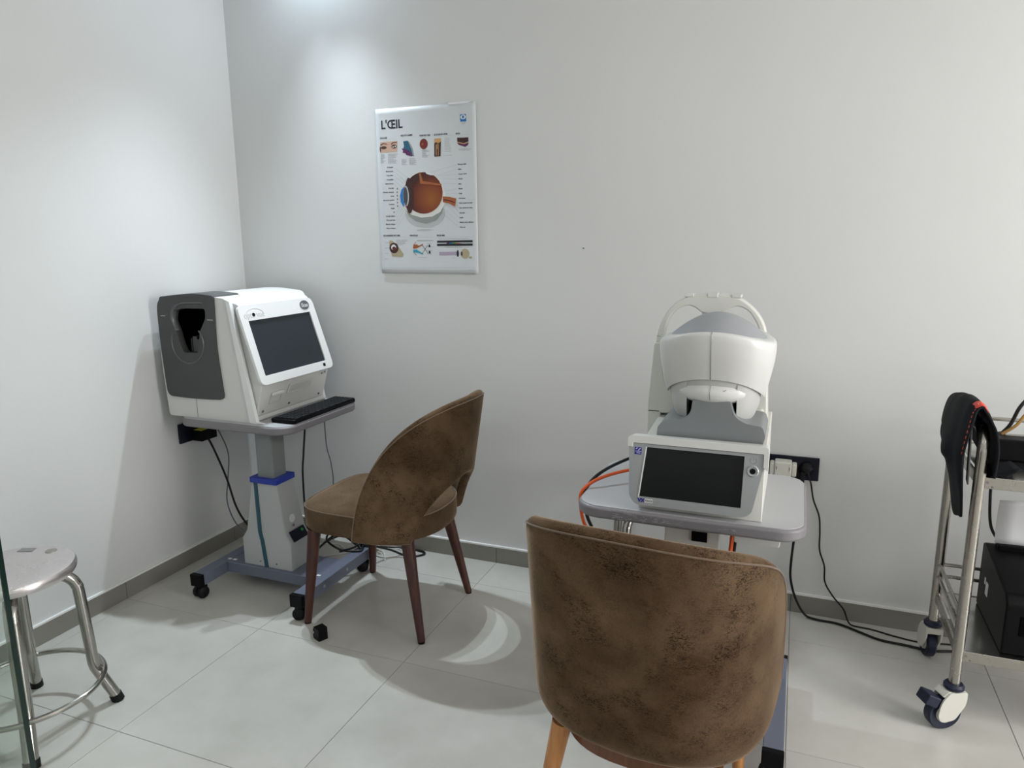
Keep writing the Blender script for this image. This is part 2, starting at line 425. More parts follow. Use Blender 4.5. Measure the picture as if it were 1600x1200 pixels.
# ceiling downlight (real lamp, just out of the frame) and panels
for i, q in enumerate(SPOTS):
    dl = thing('ceiling_downlight', ['round recessed ceiling downlight nearer the left corner', 'round recessed ceiling downlight above the poster side of the corner'][i], 'ceiling light', (q[0], q[1], CEIL), group='corner downlights')
    obj('trim_ring', lathe(NB(), [(0.060, 0.0), (0.075, 0.0), (0.075, -0.006), (0.070, -0.010), (0.060, -0.010)]), 'white_plastic', dl)
    obj('diffuser', lathe(NB(), [(0.0, -0.002), (0.060, -0.002), (0.060, -0.005), (0.0, -0.005)]), 'lamp_glow', dl)
for i, q in enumerate(CEILING_LAMPS):
    t = thing('ceiling_panel_light', q[3], 'ceiling light', (q[0], q[1], CEIL), group='ceiling panel lights')
    fr = NB(); prism(fr, rrect(0.62, 0.62, 0.01), -0.015, 0, 'xy', [rrect(0.57, 0.57, 0.005)[::-1]]); obj('frame', fr, 'white_plastic', t)
    obj('diffuser', bx(NB(), -0.285, 0.285, -0.285, 0.285, -0.010, -0.004), 'lamp_glow', t)

# glass door leaf at the left of the view
gd = obj('door_1', bx(NB(), 0.012, 0.704, -1.706, -1.694, 0.006, 2.15), 'green_glass', kind='structure', smooth=False, label='clear greenish frameless glass panel at the left edge')
obj('polished_edge', bx(NB(), 0.704, 0.7075, -1.7062, -1.6938, 0.006, 2.15), 'glass_edge', gd, smooth=False, label='dark green polished glass edge')

nl = thing('wall_nail', 'tiny dark nail head in the blank back wall right of the poster', 'nail', (1.646, 0, 1.358))
obj('head', lathe(NB(), [(0, 0.0), (0.0032, 0.0), (0.0032, 0.0015), (0.002, 0.0025), (0, 0.0025)], n=12, mtx=Matrix.Rotation(PI/2, 4, 'X')), 'screw', nl)
# ================================================================== POSTER
def homog():
    # poster corners as measured, mapped to millimetres on the sheet (x right, y down)
    import numpy as np
    src = [(25, 95), (685, 38), (700, 1150), (78, 1140)]; dst = [(0, 0), (456, 0), (456, 670), (0, 670)]
    A = []; B = []
    for (x, y), (u, v) in zip(src, dst):
        A.append([x, y, 1, 0, 0, 0, -u * x, -u * y]); B.append(u); A.append([0, 0, 0, x, y, 1, -v * x, -v * y]); B.append(v)
    h = np.linalg.solve(np.array(A, float), np.array(B, float))
    return lambda x, y: ((h[0] * x + h[1] * y + h[2]) / (h[6] * x + h[7] * y + 1), (h[3] * x + h[4] * y + h[5]) / (h[6] * x + h[7] * y + 1))
HM = homog()
def px(x, y): u, v = HM(x, y); return (u / 1000, -v / 1000)
poster = thing('eye_anatomy_poster', 'white eye anatomy poster with a large orange eyeball, taped to the back wall', 'poster', (0.748, -0.0015, 1.925))
def wav(u, v):   # gentle curl of the paper
    e = max(0, (u - 0.36) / 0.096) ** 2 * 0.003 + 0.0006 * math.sin(v * 17 + 0.5) + 0.0014 + max(0, (-v - 0.60) / 0.07) ** 2 * 0.0012 * (0.4 + u)
    return -e
sh = NB(); nu, nv = 24, 34; g = []
for j in range(nv + 1):
    g.append([sh.verts.new((0.456 * i / nu, wav(0.456 * i / nu, -0.67 * j / nv), -0.67 * j / nv)) for i in range(nu + 1)])
for j in range(nv):
    for i in range(nu): sh.faces.new((g[j][i], g[j][i + 1], g[j + 1][i + 1], g[j + 1][i]))
so = obj('sheet', sh, 'poster_paper', poster); sd = so.modifiers.new('solid', 'SOLIDIFY'); sd.thickness = 0.0004; sd.offset = 0
def pmat(name, col): return mat(name, col, 0.55, var=0.05) and name
def onpaper(bm, lift):
    """press flat print onto the curled sheet"""
    for v in bm.verts: v.co.y = wav(v.co.x, v.co.z) - 0.0004 - lift
    return bm
def pr_poly(bm, pts): 
    vs = [bm.verts.new((u, 0, v)) for u, v in pts]; bm.faces.new(vs)
def pr_ell(bm, c, ru, rv, n=32, a0=0.0, th=0.0):
    pts = []
    for k in range(n):
        t = 2 * PI * k / n; a, b_ = ru * math.cos(t), rv * math.sin(t)
        pts.append((c[0] + a * math.cos(th) - b_ * math.sin(th), c[1] + a * math.sin(th) + b_ * math.cos(th)))
    pr_poly(bm, pts)
def pr_line(bm, a, b_, wd=0.0006):
    a = Vector(a); b_ = Vector(b_); d = (b_ - a); nrm = Vector((-d.y, d.x)).normalized() * wd / 2
    pr_poly(bm, [tuple(a + nrm), tuple(b_ + nrm), tuple(b_ - nrm), tuple(a - nrm)])
def ptxt(s, size, at, bold=0.0, sx=1.0): return text_bm(s, size, frame((at[0], 0, at[1]), (1, 0, 0), (0, 0, 1)), 0.0, bold=bold, sx=sx)
for n_, c_ in dict(p_ink=(0.012, 0.012, 0.035), p_grey=(0.32, 0.32, 0.34), p_logo=(0.01, 0.16, 0.46), p_skin=(0.56, 0.36, 0.27), p_brow=(0.07, 0.035, 0.025), p_white=(0.68, 0.69, 0.70),
                   p_teal=(0.02, 0.10, 0.17), p_purple=(0.10, 0.015, 0.09), p_red=(0.16, 0.018, 0.014), p_brown=(0.16, 0.055, 0.02), p_dkbrown=(0.045, 0.012, 0.012), p_tan=(0.55, 0.30, 0.12),
                   p_sclera=(0.27, 0.29, 0.275), p_rim=(0.68, 0.67, 0.64), p_orange=(0.42, 0.10, 0.015), p_maroon=(0.12, 0.012, 0.012), p_iris=(0.02, 0.17, 0.48), p_lens=(0.06, 0.065, 0.07), p_nerve=(0.33, 0.10, 0.03),
                   p_shadow=(0.46, 0.47, 0.48), p_cyan=(0.03, 0.30, 0.40), p_green=(0.05, 0.32, 0.08), p_lav=(0.38, 0.32, 0.42), p_olive=(0.40, 0.34, 0.22), p_black=(0.006, 0.006, 0.01)).items(): pmat(n_, c_)
# title and logo
obj('title', onpaper(ptxt("L'ŒIL", 0.0475, px(63, 222), 0.0011, 0.92), 0.0002), 'p_ink', poster, smooth=False)
lg = NB(); pr_poly(lg, [px(580, 125), px(620, 122), px(622, 170), px(582, 172)]); lo = obj('logo', onpaper(lg, 0.0002), 'p_logo', poster, smooth=False)
le = NB(); pr_ell(le, px(601, 141), 0.012, 0.0085); obj('eye_mark', onpaper(le, 0.0004), 'p_white', lo, smooth=False)
le = NB(); pr_ell(le, px(601, 141), 0.0050, 0.0056); pr_line(le, px(588, 163), px(615, 161), 0.002); obj('pupil_mark', onpaper(le, 0.0006), 'p_logo', lo, smooth=False)
# headings with hairlines, captions
hd = NB(); ln = NB(); cap = NB()
for (x0, y0, x1, x2, y2, s) in ((57, 286, 102, 165, 278, 'PATHOLOGIES'), (192, 268, 268, 292, 272, "ANGLE DE LA CHAMBRE"), (314, 268, 386, 386, 262, "FOND DE L'OEIL"), (409, 262, 497, 530, 260, 'LES COUCHES DE LA RÉTINE'), (552, 254, 580, 650, 248, 'MACULA'),
                          (83, 908, 192, 232, 910, 'LES ANNEXES DE L\'OEIL'), (253, 908, 305, 405, 910, 'VOIES OPTIQUES'), (428, 908, 480, 662, 908, 'SPECTRE VISIBLE')):
    a = px(x0, y0); e = px(x1, y0 - (x1 - x0) * 0.04 if y0 < 400 else y0); wdt = e[0] - a[0]
    t = ptxt(s, 0.0085, a, 0.0003); mx_ = max(v.co.x for v in t.verts) - a[0]
    for v in t.verts: v.co.x = a[0] + (v.co.x - a[0]) * wdt / mx_
    me = bpy.data.meshes.new('t'); t.to_mesh(me); t.free(); hd.from_mesh(me); bpy.data.meshes.remove(me)
    pr_line(ln, (a[0], a[1] - 0.004), (px(x2, y2)[0], a[1] - 0.004), 0.0004)
rr = random.Random(3)
def lines(x0, y0, x1, y1, n):
    for k in range(n):
        y = y0 + (y1 - y0) * k / max(1, n - 1); pr_line(cap, px(x0, y), px(x0 + (x1 - x0) * rr.uniform(0.5, 1.0), y - 1), 0.0013)
for a in ((62, 385, 98, 440, 10), (110, 382, 175, 440, 10), (199, 416, 238, 452, 7), (248, 410, 298, 450, 7), (332, 355, 380, 402, 9), (478, 280, 525, 365, 9), (470, 391, 532, 393, 1), (572, 350, 655, 356, 2), (100, 1120, 168, 1121, 1), (632, 1124, 668, 1125, 1),
          (165, 932, 240, 962, 5), (95, 948, 130, 1050, 4), (300, 935, 410, 938, 2), (365, 955, 415, 1020, 4), (310, 1043, 395, 1045, 1), (440, 925, 655, 926, 1), (480, 978, 600, 980, 1), (530, 1046, 560, 1047, 1), (590, 180, 628, 187, 2)): lines(*a)
left = [(470, 'Os frontal'), (496, 'Muscle droit'), (522, 'Corps ciliaire'), (549, 'Cristallin'), (575, 'Chambre antérieure'), (603, 'Cornée'), (629, 'Humeur aqueuse'), (654, 'Iris'), (680, 'Muscle de la paupière'), (706, 'Conjonctive'), (731, 'Pupille'), (756, 'Cil'), (781, 'Zonule ciliaire'), (806, 'Ora serrata'), (832, 'Muscle oblique'), (858, 'Paroi orbitaire')]
lwid = [38, 46, 44, 44, 54, 34, 70, 22, 70, 36, 24, 10, 58, 56, 60, 58]
for k, (y, s) in enumerate(left):
    x1 = 143 + k * 1.2; a = px(x1 - lwid[k], y + 3); e = px(x1, y + 3)
    t = ptxt(s, 0.0075, a, 0.0002); mx_ = max(v.co.x for v in t.verts) - a[0]
    for v in t.verts: v.co.x = a[0] + (v.co.x - a[0]) * (e[0] - a[0]) / mx_
    me = bpy.data.meshes.new('t'); t.to_mesh(me); t.free(); hd.from_mesh(me); bpy.data.meshes.remove(me)
right = [(449, 'Muscle grand oblique', 56), (481, 'Sclère', 22), (512, 'Corps vitré', 56), (543, 'Choroïde', 28), (575, 'Rétine', 20), (606, 'Macula', 26), (637, 'Fovéa', 22), (668, 'Nerf optique', 42), (698, 'Artère centrale de la rétine', 88), (729, 'Veine centrale de la rétine', 88), (761, 'Dure-mère', 36), (791, 'Papille', 24), (821, 'Muscle droit inférieur', 92), (852, 'Paroi', 36)]
for k, (y, s, wd) in enumerate(right):
    x0 = 566 + k * 0.9; a = px(x0, y + 3); e = px(x0 + wd, y + 3)
    t = ptxt(s, 0.0075, a, 0.0002); mx_ = max(v.co.x for v in t.verts) - a[0]
    for v in t.verts: v.co.x = a[0] + (v.co.x - a[0]) * (e[0] - a[0]) / mx_
    me = bpy.data.meshes.new('t'); t.to_mesh(me); t.free(); hd.from_mesh(me); bpy.data.meshes.remove(me)
for k, (tx, ty) in enumerate([(240, 535), (225, 560), (215, 575), (205, 600), (190, 615)]): pr_line(ln, px(150, 470 + 26 * k), px(tx, ty), 0.0005)
for k, (tx, ty) in enumerate([(195, 700), (205, 725), (215, 745), (230, 765)]): pr_line(ln, px(163, 781 + 26 * k), px(tx, ty), 0.0005)
for k, (tx, ty) in enumerate([(385, 502), (430, 520), (440, 522), (460, 540), (475, 570), (485, 620), (490, 636)]): pr_line(ln, px(562, 449 + 31 * k), px(tx, ty), 0.0005)
for k, (tx, ty) in enumerate([(535, 660), (540, 680), (535, 705), (505, 720), (475, 735), (465, 760)]): pr_line(ln, px(570, 698 + 31 * k), px(tx, ty), 0.0005)
pr_line(ln, px(90, 1108), px(672, 1108), 0.0006)
for q in ((172, 606), (171, 628), (172, 650), (173, 672), (174, 694), (175, 716)): pr_ell(hd, px(*q), 0.002, 0.004, 8)
obj('headings', onpaper(hd, 0.0002), 'p_ink', poster, smooth=False, kind='stuff'); obj('hairlines', onpaper(ln, 0.0002), 'p_grey', poster, smooth=False, kind='stuff'); obj('captions', onpaper(cap, 0.0002), 'p_grey', poster, smooth=False, kind='stuff')
def P_(name, col, lift, parent=poster, polys=(), ells=(), lines_=()):
    bm = NB()
    for p in polys: pr_poly(bm, [px(*q) for q in p])
    for (c, ru, rv, *th) in ells: pr_ell(bm, px(*c), ru, rv, th=th[0] if th else 0)
    for (a, b_, wd) in lines_: pr_line(bm, px(*a), px(*b_), wd)
    return obj(name, onpaper(bm, lift), col, parent, smooth=False)
# photograph of two eyes
f1 = P_('face_picture', 'p_skin', 0.0002, polys=[[(58, 306), (170, 298), (170, 366), (58, 374)]])
P_('brow', 'p_brow', 0.0004, f1, polys=[[(60, 322), (78, 312), (100, 316), (108, 324), (100, 321), (80, 318), (62, 330)], [(128, 318), (140, 306), (168, 303), (168, 309), (142, 312), (131, 324)]], ells=[((82, 342), 0.014, 0.006), ((149, 334), 0.013, 0.008), ((60, 352), 0.003, 0.012)])
P_('eye_white', 'p_white', 0.0006, f1, ells=[((143, 337), 0.003, 0.003), ((157, 333), 0.003, 0.003)])
# chamber angle
f2 = P_('chamber_angle_picture', 'p_teal', 0.0002, polys=[[(208, 300), (236, 296), (258, 330), (275, 372), (278, 396), (262, 394), (230, 376), (206, 355), (214, 330)]])
P_('ciliary_body', 'p_purple', 0.0004, f2, polys=[[(198, 346), (230, 352), (260, 372), (266, 398), (230, 388), (222, 376), (205, 374), (208, 362)]])
P_('cornea_edge', 'p_sclera', 0.0004, f2, polys=[[(238, 297), (248, 303), (270, 345), (280, 394), (272, 390), (262, 352)]])
# fundus, retina layers, macula block
f3 = P_('fundus_picture', 'p_red', 0.0002, ells=[((342, 317), 0.0185, 0.0205)]); P_('fundus_spot', 'p_orange', 0.0004, f3, ells=[((334, 318), 0.004, 0.004)])
f4 = P_('retina_picture', 'p_dkbrown', 0.0002, polys=[[(411, 282), (455, 280), (453, 397), (412, 399)]])
P_('retina_bands', 'p_tan', 0.0004, f4, polys=[[(411, 282), (455, 280), (455, 300), (440, 312), (425, 306), (411, 312)]], lines_=[((424, 320), (424, 392), 0.0035), ((438, 316), (438, 394), 0.0025), ((431, 310), (431, 350), 0.002)])
f5 = P_('macula_picture', 'p_dkbrown', 0.0002, polys=[[(560, 276), (635, 273), (636, 300), (605, 312), (562, 302)]])
P_('macula_band', 'p_tan', 0.0004, f5, polys=[[(562, 303), (606, 313), (636, 302), (636, 308), (606, 319), (562, 308)]])
P_('macula_base', 'p_purple', 0.0004, f5, polys=[[(562, 308), (606, 319), (636, 308), (634, 322), (615, 336), (570, 322)]])
# large eyeball
ey = P_('eyeball_picture', 'p_shadow', 0.0002, ells=[((352, 765), 0.093, 0.056), ((350, 868), 0.040, 0.003)])
P_('sclera', 'p_rim', 0.0004, ey, ells=[((340, 658), 0.103, 0.1015)])
P_('sclera_shade', 'p_sclera', 0.0006, ey, polys=[[(222, 735), (260, 770), (330, 790), (400, 783), (450, 755), (476, 712), (462, 762), (425, 808), (360, 828), (290, 812), (245, 775)]])
def mat_vitreous():
    m, nt, b = nodes('p_vitreous'); c = px(395, 668)
    tc = nt.nodes.new('ShaderNodeTexCoord'); mp = nt.nodes.new('ShaderNodeMapping'); mp.inputs['Location'].default_value = (-c[0], 0, -c[1])
    ln_ = nt.nodes.new('ShaderNodeVectorMath'); ln_.operation = 'LENGTH'
    cr = nt.nodes.new('ShaderNodeValToRGB'); mr = nt.nodes.new('ShaderNodeMapRange'); mr.inputs['From Max'].default_value = 0.135
    nt.links.new(tc.outputs['Object'], mp.inputs['Vector']); nt.links.new(mp.outputs[0], ln_.inputs[0]); nt.links.new(ln_.outputs['Value'], mr.inputs['Value']); nt.links.new(mr.outputs[0], cr.inputs[0])
    cr.color_ramp.elements[0].color = (0.30, 0.095, 0.016, 1); cr.color_ramp.elements[1].color = (0.022, 0.006, 0.007, 1)
    e = cr.color_ramp.elements.new(0.38); e.color = (0.20, 0.042, 0.010, 1)
    e = cr.color_ramp.elements.new(0.68); e.color = (0.085, 0.014, 0.008, 1)
    nt.links.new(cr.outputs[0], b.inputs['Base Color']); b.inputs['Roughness'].default_value = 0.45
    MATS['p_vitreous'] = m
mat_vitreous()
P_('vitreous', 'p_vitreous', 0.0008, ey, ells=[((342, 633), 0.0885, 0.083)])
P_('front_chamber', 'p_dkbrown', 0.0013, ey, ells=[((250, 650), 0.020, 0.072)], polys=[[(252, 560), (300, 508), (318, 500), (322, 530), (290, 570)]])
P_('retina_fold', 'p_nerve', 0.0014, ey, polys=[[(312, 503), (322, 500), (338, 556), (400, 566), (462, 576), (458, 586), (390, 578), (322, 574)]])
P_('iris', 'p_iris', 0.0015, ey, polys=[[(218, 590), (200, 612), (191, 650), (196, 690), (215, 722), (222, 680), (212, 650)]])
P_('ciliary_ring', 'p_purple', 0.0016, ey, polys=[[(222, 582), (214, 610), (210, 650), (216, 690), (232, 728), (240, 715), (222, 680), (218, 640), (228, 600)]])
P_('lens', 'p_lens', 0.0017, ey, ells=[((227, 652), 0.0105, 0.035)]); P_('lens_rim', 'p_shadow', 0.0016, ey, ells=[((230, 652), 0.0135, 0.041)])
P_('optic_nerve', 'p_nerve', 0.0018, ey, polys=[[(468, 655), (510, 658), (556, 668), (548, 720), (510, 700), (470, 692)]])
P_('nerve_line', 'p_maroon', 0.0020, ey, polys=[[(472, 672), (510, 678), (548, 692), (546, 698), (508, 685), (472, 680)]])
P_('highlight', 'p_white', 0.0020, ey, polys=[[(352, 494), (375, 498), (400, 512), (415, 520), (385, 518), (362, 510)]])
# bottom row
g1 = P_('tear_gland_picture', 'p_olive', 0.0002, polys=[[(122, 935), (142, 936), (190, 985), (214, 1020), (208, 1040), (140, 1034), (130, 1000), (122, 965)]])
P_('orbit', 'p_dkbrown', 0.0004, g1, ells=[((152, 982), 0.022, 0.022)]); P_('globe', 'p_white', 0.0006, g1, ells=[((150, 978), 0.012, 0.012)]); P_('globe_pupil', 'p_maroon', 0.0008, g1, ells=[((153, 985), 0.009, 0.008)])
g2 = P_('optic_pathway_picture', 'p_nerve', 0.0002, polys=[[(274, 980), (280, 960), (300, 960), (312, 968), (340, 955), (338, 965), (312, 978), (300, 985), (278, 988)]], lines_=[((276, 965), (294, 944), 0.002)])
P_('lower_pathway', 'p_cyan', 0.0003, g2, polys=[[(274, 994), (300, 992), (318, 1005), (342, 1018), (336, 1024), (310, 1014), (296, 1012), (280, 1010)]])
P_('crossing', 'p_ink', 0.0004, g2, lines_=[((335, 965), (372, 1018), 0.0018), ((335, 1018), (368, 966), 0.0018), ((276, 1005), (298, 1028), 0.0016)], ells=[((381, 970), 0.0045, 0.006), ((382, 1009), 0.0045, 0.006)])['kind'] = 'stuff'
g3 = P_('spectrum_chart', 'p_black', 0.0002, polys=[[(430, 937), (662, 934), (662, 948), (430, 950)], [(430, 957), (662, 955), (662, 969), (430, 971)]])
P_('violet_band', 'p_purple', 0.0003, g3, polys=[[(490, 952), (515, 946), (515, 968), (490, 969)]]); P_('blue_band', 'p_iris', 0.0004, g3, polys=[[(510, 946), (528, 950), (528, 968), (510, 968)]])
P_('green_band', 'p_green', 0.0004, g3, polys=[[(528, 950), (548, 950), (548, 967), (528, 968)]]); P_('red_band', 'p_orange', 0.0004, g3, polys=[[(548, 951), (572, 952), (598, 956), (598, 967), (548, 967)]])
g4 = P_('light_ray_picture', 'p_lav', 0.0002, polys=[[(444, 1008), (556, 1007), (556, 1029), (444, 1030)]])
P_('small_lens', 'p_blue' if 'p_blue' in M else 'p_ink', 0.0004, g4, ells=[((564, 1018), 0.005, 0.014)]); P_('small_eye', 'p_olive', 0.0004, g4, ells=[((612, 1020), 0.020, 0.020), ((648, 1044), 0.007, 0.005)])
P_('small_iris', 'p_dkbrown', 0.0006, g4, ells=[((590, 1020), 0.004, 0.009)])
for (u, v) in ((0.335, 0.0),):
    obj('tape', bx(NB(), u, u + 0.10, -0.0032, -0.0016, -0.004, 0.004), 'paper', poster)

# ================================================================== INSTRUMENT TABLES (powered H-base carts)
def caster_small(parent, x, y, zt, ang=0.0):
    c = bpy.data.objects.new('caster', None); C.objects.link(c); c.parent = parent; c.location = (x, y, 0); c.rotation_euler = (0, 0, ang)
    f = NB(); cyl(f, (0, 0, zt - 0.004), (0, 0, zt + 0.012), 0.008); prism(f, round_poly([(-0.021, 0.026), (0.018, 0.020), (0.024, 0.046), (0.012, 0.056), (-0.012, 0.056)], 0.008, 4), -0.006, 0.006, 'xz')
    obj('fork', f, 'black_plastic', c)
    for s in (-1, 1):
        wv = NB(); lathe(wv, [(0, -0.008), (0.019, -0.008), (0.0235, -0.005), (0.025, 0), (0.0235, 0.005), (0.019, 0.008), (0, 0.008)], (0, 0, 0), 24)
        xf(wv, Matrix.Translation((-0.004, s * 0.0155, 0.025)) @ Matrix.Rotation(PI/2, 4, 'X')); obj('wheel', wv, 'rubber', c)
    return c
def cart(name, label, loc, W, D, tx, ty, bw, colx, front_strip=True):
    """loc is the middle of the base on the floor; W x D the table top, centred at (tx, ty) from it; bw half-distance of the two rails"""
    t = thing(name, label, 'cart', loc)
    zt0, zt1 = 0.665, 0.698
    tp = NB(); prism(tp, rrect(W, D, [0.07, 0.07, 0.07, 0.07], 10, tx, ty), zt0, zt1, 'xy'); obj('table_edge', tp, 'table_edge', t, bevel=0.009, seg=3)
    tp = NB(); prism(tp, rrect(W - 0.014, D - 0.014, 0.063, 10, tx, ty), zt1 - 0.001, zt1 + 0.0015, 'xy'); obj('table_top', tp, 'table_grey', t, label='pale grey laminate top')
    # rails and crossbar
    for s in (-1, 1):
        r = NB(); bx(r, s * bw - 0.026, s * bw + 0.026, -0.225, 0.225, 0.056, 0.103); ro = obj('rail', r, 'base_slate', t, bevel=0.003)
        for e in (-1, 1):
            ec = NB(); bx(ec, s * bw - 0.0275, s * bw + 0.0275, min(e * 0.222, e * 0.243), max(e * 0.222, e * 0.243), 0.0545, 0.1045); obj('end_cap', ec, 'black_plastic', ro, bevel=0.003)
        for yy in (-0.10, 0.055):
            d = NB(); cyl(d, (s * (bw + 0.0258), yy, 0.08), (s * (bw + 0.0266), yy, 0.08), 0.0065); obj('cover_dot', d, 'sticker_white' if False else 'silver_grey_plastic', ro)
        for q in ((s * bw - s * 0.045, -0.07), (s * bw - s * 0.02, -0.07)):
            d = NB(); bx(d, q[0] - 0.008, q[0] + 0.008, q[1] - 0.006, q[1] + 0.006, 0.1032, 0.1042); obj('bolt_label', d, 'sticker_white', ro, smooth=False)
        for e in (-1, 1): caster_small(t, s * bw, e * 0.215, 0.056, 0.5 * s * e + (0.9 if e < 0 else 0))
    cb = NB(); bx(cb, -bw + 0.0262, bw - 0.0262, -0.095, 0.085, 0.058, 0.1025); obj('crossbar', cb, 'base_slate', t, bevel=0.003)
    # column cover: wide foot, shoulders, slim neck
    cx, cy = colx, -0.012
    prof = [(0.1028, 0.119, 0.066), (0.212, 0.119, 0.066), (0.248, 0.097, 0.062), (0.455, 0.060, 0.053)]
    secs = [[(cx + u, cy + v, z) for u, v in rrect(2 * a, 2 * d, 0.006, 4)] for z, a, d in prof]
    cov = obj('column_cover', loft(NB(), secs), 'column_paint', t, ang=25)
    st = NB(); 
    loft(st, [[(cx + u - 0.004 - 0.012 * k, cy - d - 0.0012 + v, z) for u, v in rrect(0.018, 0.004, 0.001, 2)] for k, (z, a, d) in enumerate(((0.1035, 0, 0.066), (0.212, 0, 0.066), (0.248, 0, 0.062), (0.450, 0, 0.053)))])
    obj('teal_strip', st, 'strip_teal', cov)
    for u in (-0.035, 0.045):
        d = NB(); cyl(d, (cx + u, cy - 0.0655, 0.122), (cx + u, cy - 0.0675, 0.122), 0.004, n=12); obj('screw', d, 'screw', cov)
    cp = NB(); prism(cp, rrect(0.134, 0.120, 0.008, 5, cx, cy), 0.452, 0.474, 'xy'); obj('blue_collar', cp, 'cap_blue', t, bevel=0.003)
    ms = NB(); prism(ms, rrect(0.082, 0.082, 0.010, 5, cx, cy), 0.474, 0.6655, 'xy'); obj('mast', ms, 'mast_grey', t)
    # sloped control panel on the right shoulder
    n_ = (0.06, 0, 0.025); mt = frame((cx + 0.1085, cy, 0.236), (0, 1, 0), (-0.522, 0, 0.853))
    pn = NB(); prism(pn, rrect(0.085, 0.046, 0.003, 3), 0.0, 0.006, 'xy'); xf(pn, mt); po = obj('control_panel', pn, 'socket_navy', cov)
    d = NB(); cyl(d, (0.022, 0.008, 0.006), (0.022, 0.008, 0.009), 0.006, n=16); xf(d, mt); obj('green_button', d, 'led_green', po)
    mt2 = frame((cx + 0.0878, cy - 0.006, 0.302), (0, 1, 0), (-0.176, 0, 0.984))
    d = NB(); cyl(d, (0, 0, -0.002), (0, 0, 0.001), 0.017, n=24); xf(d, mt2); obj('round_sticker', d, 'sticker_white', cov)
    obj('mark_lettering', text_bm('CE', 0.012, mt2 @ Matrix.Translation((-0.008, -0.033, 0.0006))), 'print_navy', cov)
    return t
cartA = cart('instrument_table', 'height adjustable grey table on slate H base with blue collar, left corner', (0.520, -0.490, 0), 0.545, 0.520, -0.138, 0.155, 0.240, -0.02)
b = NB(); prism(b, [(0.05, 0.6), (0.05, 0.6655), (-0.1, 0.6655), (-0.1, 0.6)], 0, 0, 'xz') if False else None
pb = NB(); bx(pb, -0.30, -0.12, 0.02, 0.20, 0.628, 0.6655); obj('power_box', pb, 'white_plastic', cartA, bevel=0.006)
cartB = cart('instrument_table', 'height adjustable grey table under the white scanner, behind the front chair', (2.195, -0.750, 0), 0.585, 0.445, -0.003, 0.0, 0.2475, 0.0)
pb = NB(); prism(pb, round_poly([(0.115, 0.6655), (0.240, 0.6655), (0.240, 0.628), (0.232, 0.628), (0.228, 0.600), (0.115, 0.600)], 0.004, 3), -0.10, 0.05, 'xz'); obj('power_box', pb, 'white_plastic', cartB, bevel=0.003)
mt = frame((0.0, -0.060, 0.60), (1, 0, 0), (0, 0, 1))
cb_ = NB(); bx(cb_, -0.075, 0.075, -0.060, -0.045, 0.50, 0.662); jb = obj('junction_box', cb_, 'cream_plastic', cartB, bevel=0.004); bx_ = NB(); bx(bx_, 0.0, 0.042, -0.063, -0.0605, 0.572, 0.600); obj('inlet', bx_, 'black_plastic', jb)
sc_ = NB(); rr = random.Random(9)
for k in range(60):
    u = rr.uniform(-0.19, 0.0); z = 0.681 + rr.uniform(-0.009, 0.009) * (1 if u < -0.1 else 0.5); l = rr.uniform(0.004, 0.016)
    tube(sc_, [(u, -0.2232, z), (u + l, -0.2232, z + rr.uniform(-0.004, 0.004))], 0.0005, 4)
for k in range(8):
    u = rr.uniform(0.08, 0.12); tube(sc_, [(u, -0.2232, 0.682 + rr.uniform(-.003, .003)), (u + .01, -0.2232, 0.682 + rr.uniform(-.003, .003))], 0.0004, 4)
obj('edge_scratches', sc_, 'silver_grey_plastic', cartB, kind='stuff')

# ================================================================== LEFT SCANNER
scan = thing('eye_scanner', 'boxy white eye scanner with grey patient port and tilted screen, on left table', 'scanner', (0, 0, 0.0))
Z0 = 0.6995
port = round_poly([(0.128, 1.090), (0.138, 1.128), (0.18, 1.140), (0.299, 1.142), (0.298, 1.105), (0.264, 1.052), (0.259, 1.031), (0.248, 0.967), (0.172, 0.965), (0.152, 1.018), (0.147, 1.045)], 0.012, 4)
body = round_poly([(0.058, Z0), (0.040, 0.93), (0.056, 1.178), (0.24, 1.197), (0.405, 1.180), (0.485, Z0)], [0.012, 0.3, 0.055, 0.2, 0.03, 0.01], 8)
bo = NB(); prism(bo, body, -0.566, -0.095, 'xz', [[(0.105, 0.945), (0.105, 1.152), (0.320, 1.152), (0.320, 0.945)]])
bo_ = obj('housing', bo, 'white_plastic', scan, bevel=0.012, seg=3)
cv = NB(); bx(cv, 0.106, 0.319, -0.550, -0.36, 0.946, 1.151); bmesh.ops.delete(cv, geom=[f for f in cv.faces if abs(f.calc_center_median().y + 0.550) < 1e-4], context='FACES')
obj('port_cavity', cv, 'cavity_black', bo_, smooth=False)
bk = NB(); bx(bk, 0.075, 0.385, -0.097, -0.090, 0.72, 1.16); obj('back_cover', bk, 'white_plastic', bo_, bevel=0.003)
sm = NB(); bx(sm, 0.2055, 0.2070, -0.5672, -0.5655, Z0 + 0.002, 0.785); obj('seam', sm, 'screw', bo_, smooth=False)
panel = round_poly([(0.060, 0.86), (0.052, 1.02), (0.054, 1.182), (0.24, 1.201), (0.345, 1.192), (0.341, 1.09), (0.338, 0.98), (0.356, 0.785), (0.205, 0.779), (0.066, 0.783)], [0.1, 0.1, 0.055, 0.1, 0.012, 0.05, 0.1, 0.025, 0.1, 0.03], 7)
gp = NB(); prism(gp, panel, -0.5735, -0.545, 'xz', [port[::-1]]); gpo = obj('patient_panel', gp, 'dark_grey_plastic', scan, bevel=0.006, seg=3)
gp = NB(); prism(gp, round_poly([(0.0535, 1.155), (0.054, 1.182), (0.24, 1.201), (0.345, 1.192), (0.343, 1.165), (0.24, 1.160)], [0.004, 0.05, 0.1, 0.012, 0.004, 0.004], 7), -0.560, -0.43, 'xz'); obj('top_wrap', gp, 'dark_grey_plastic', gpo, bevel=0.003)
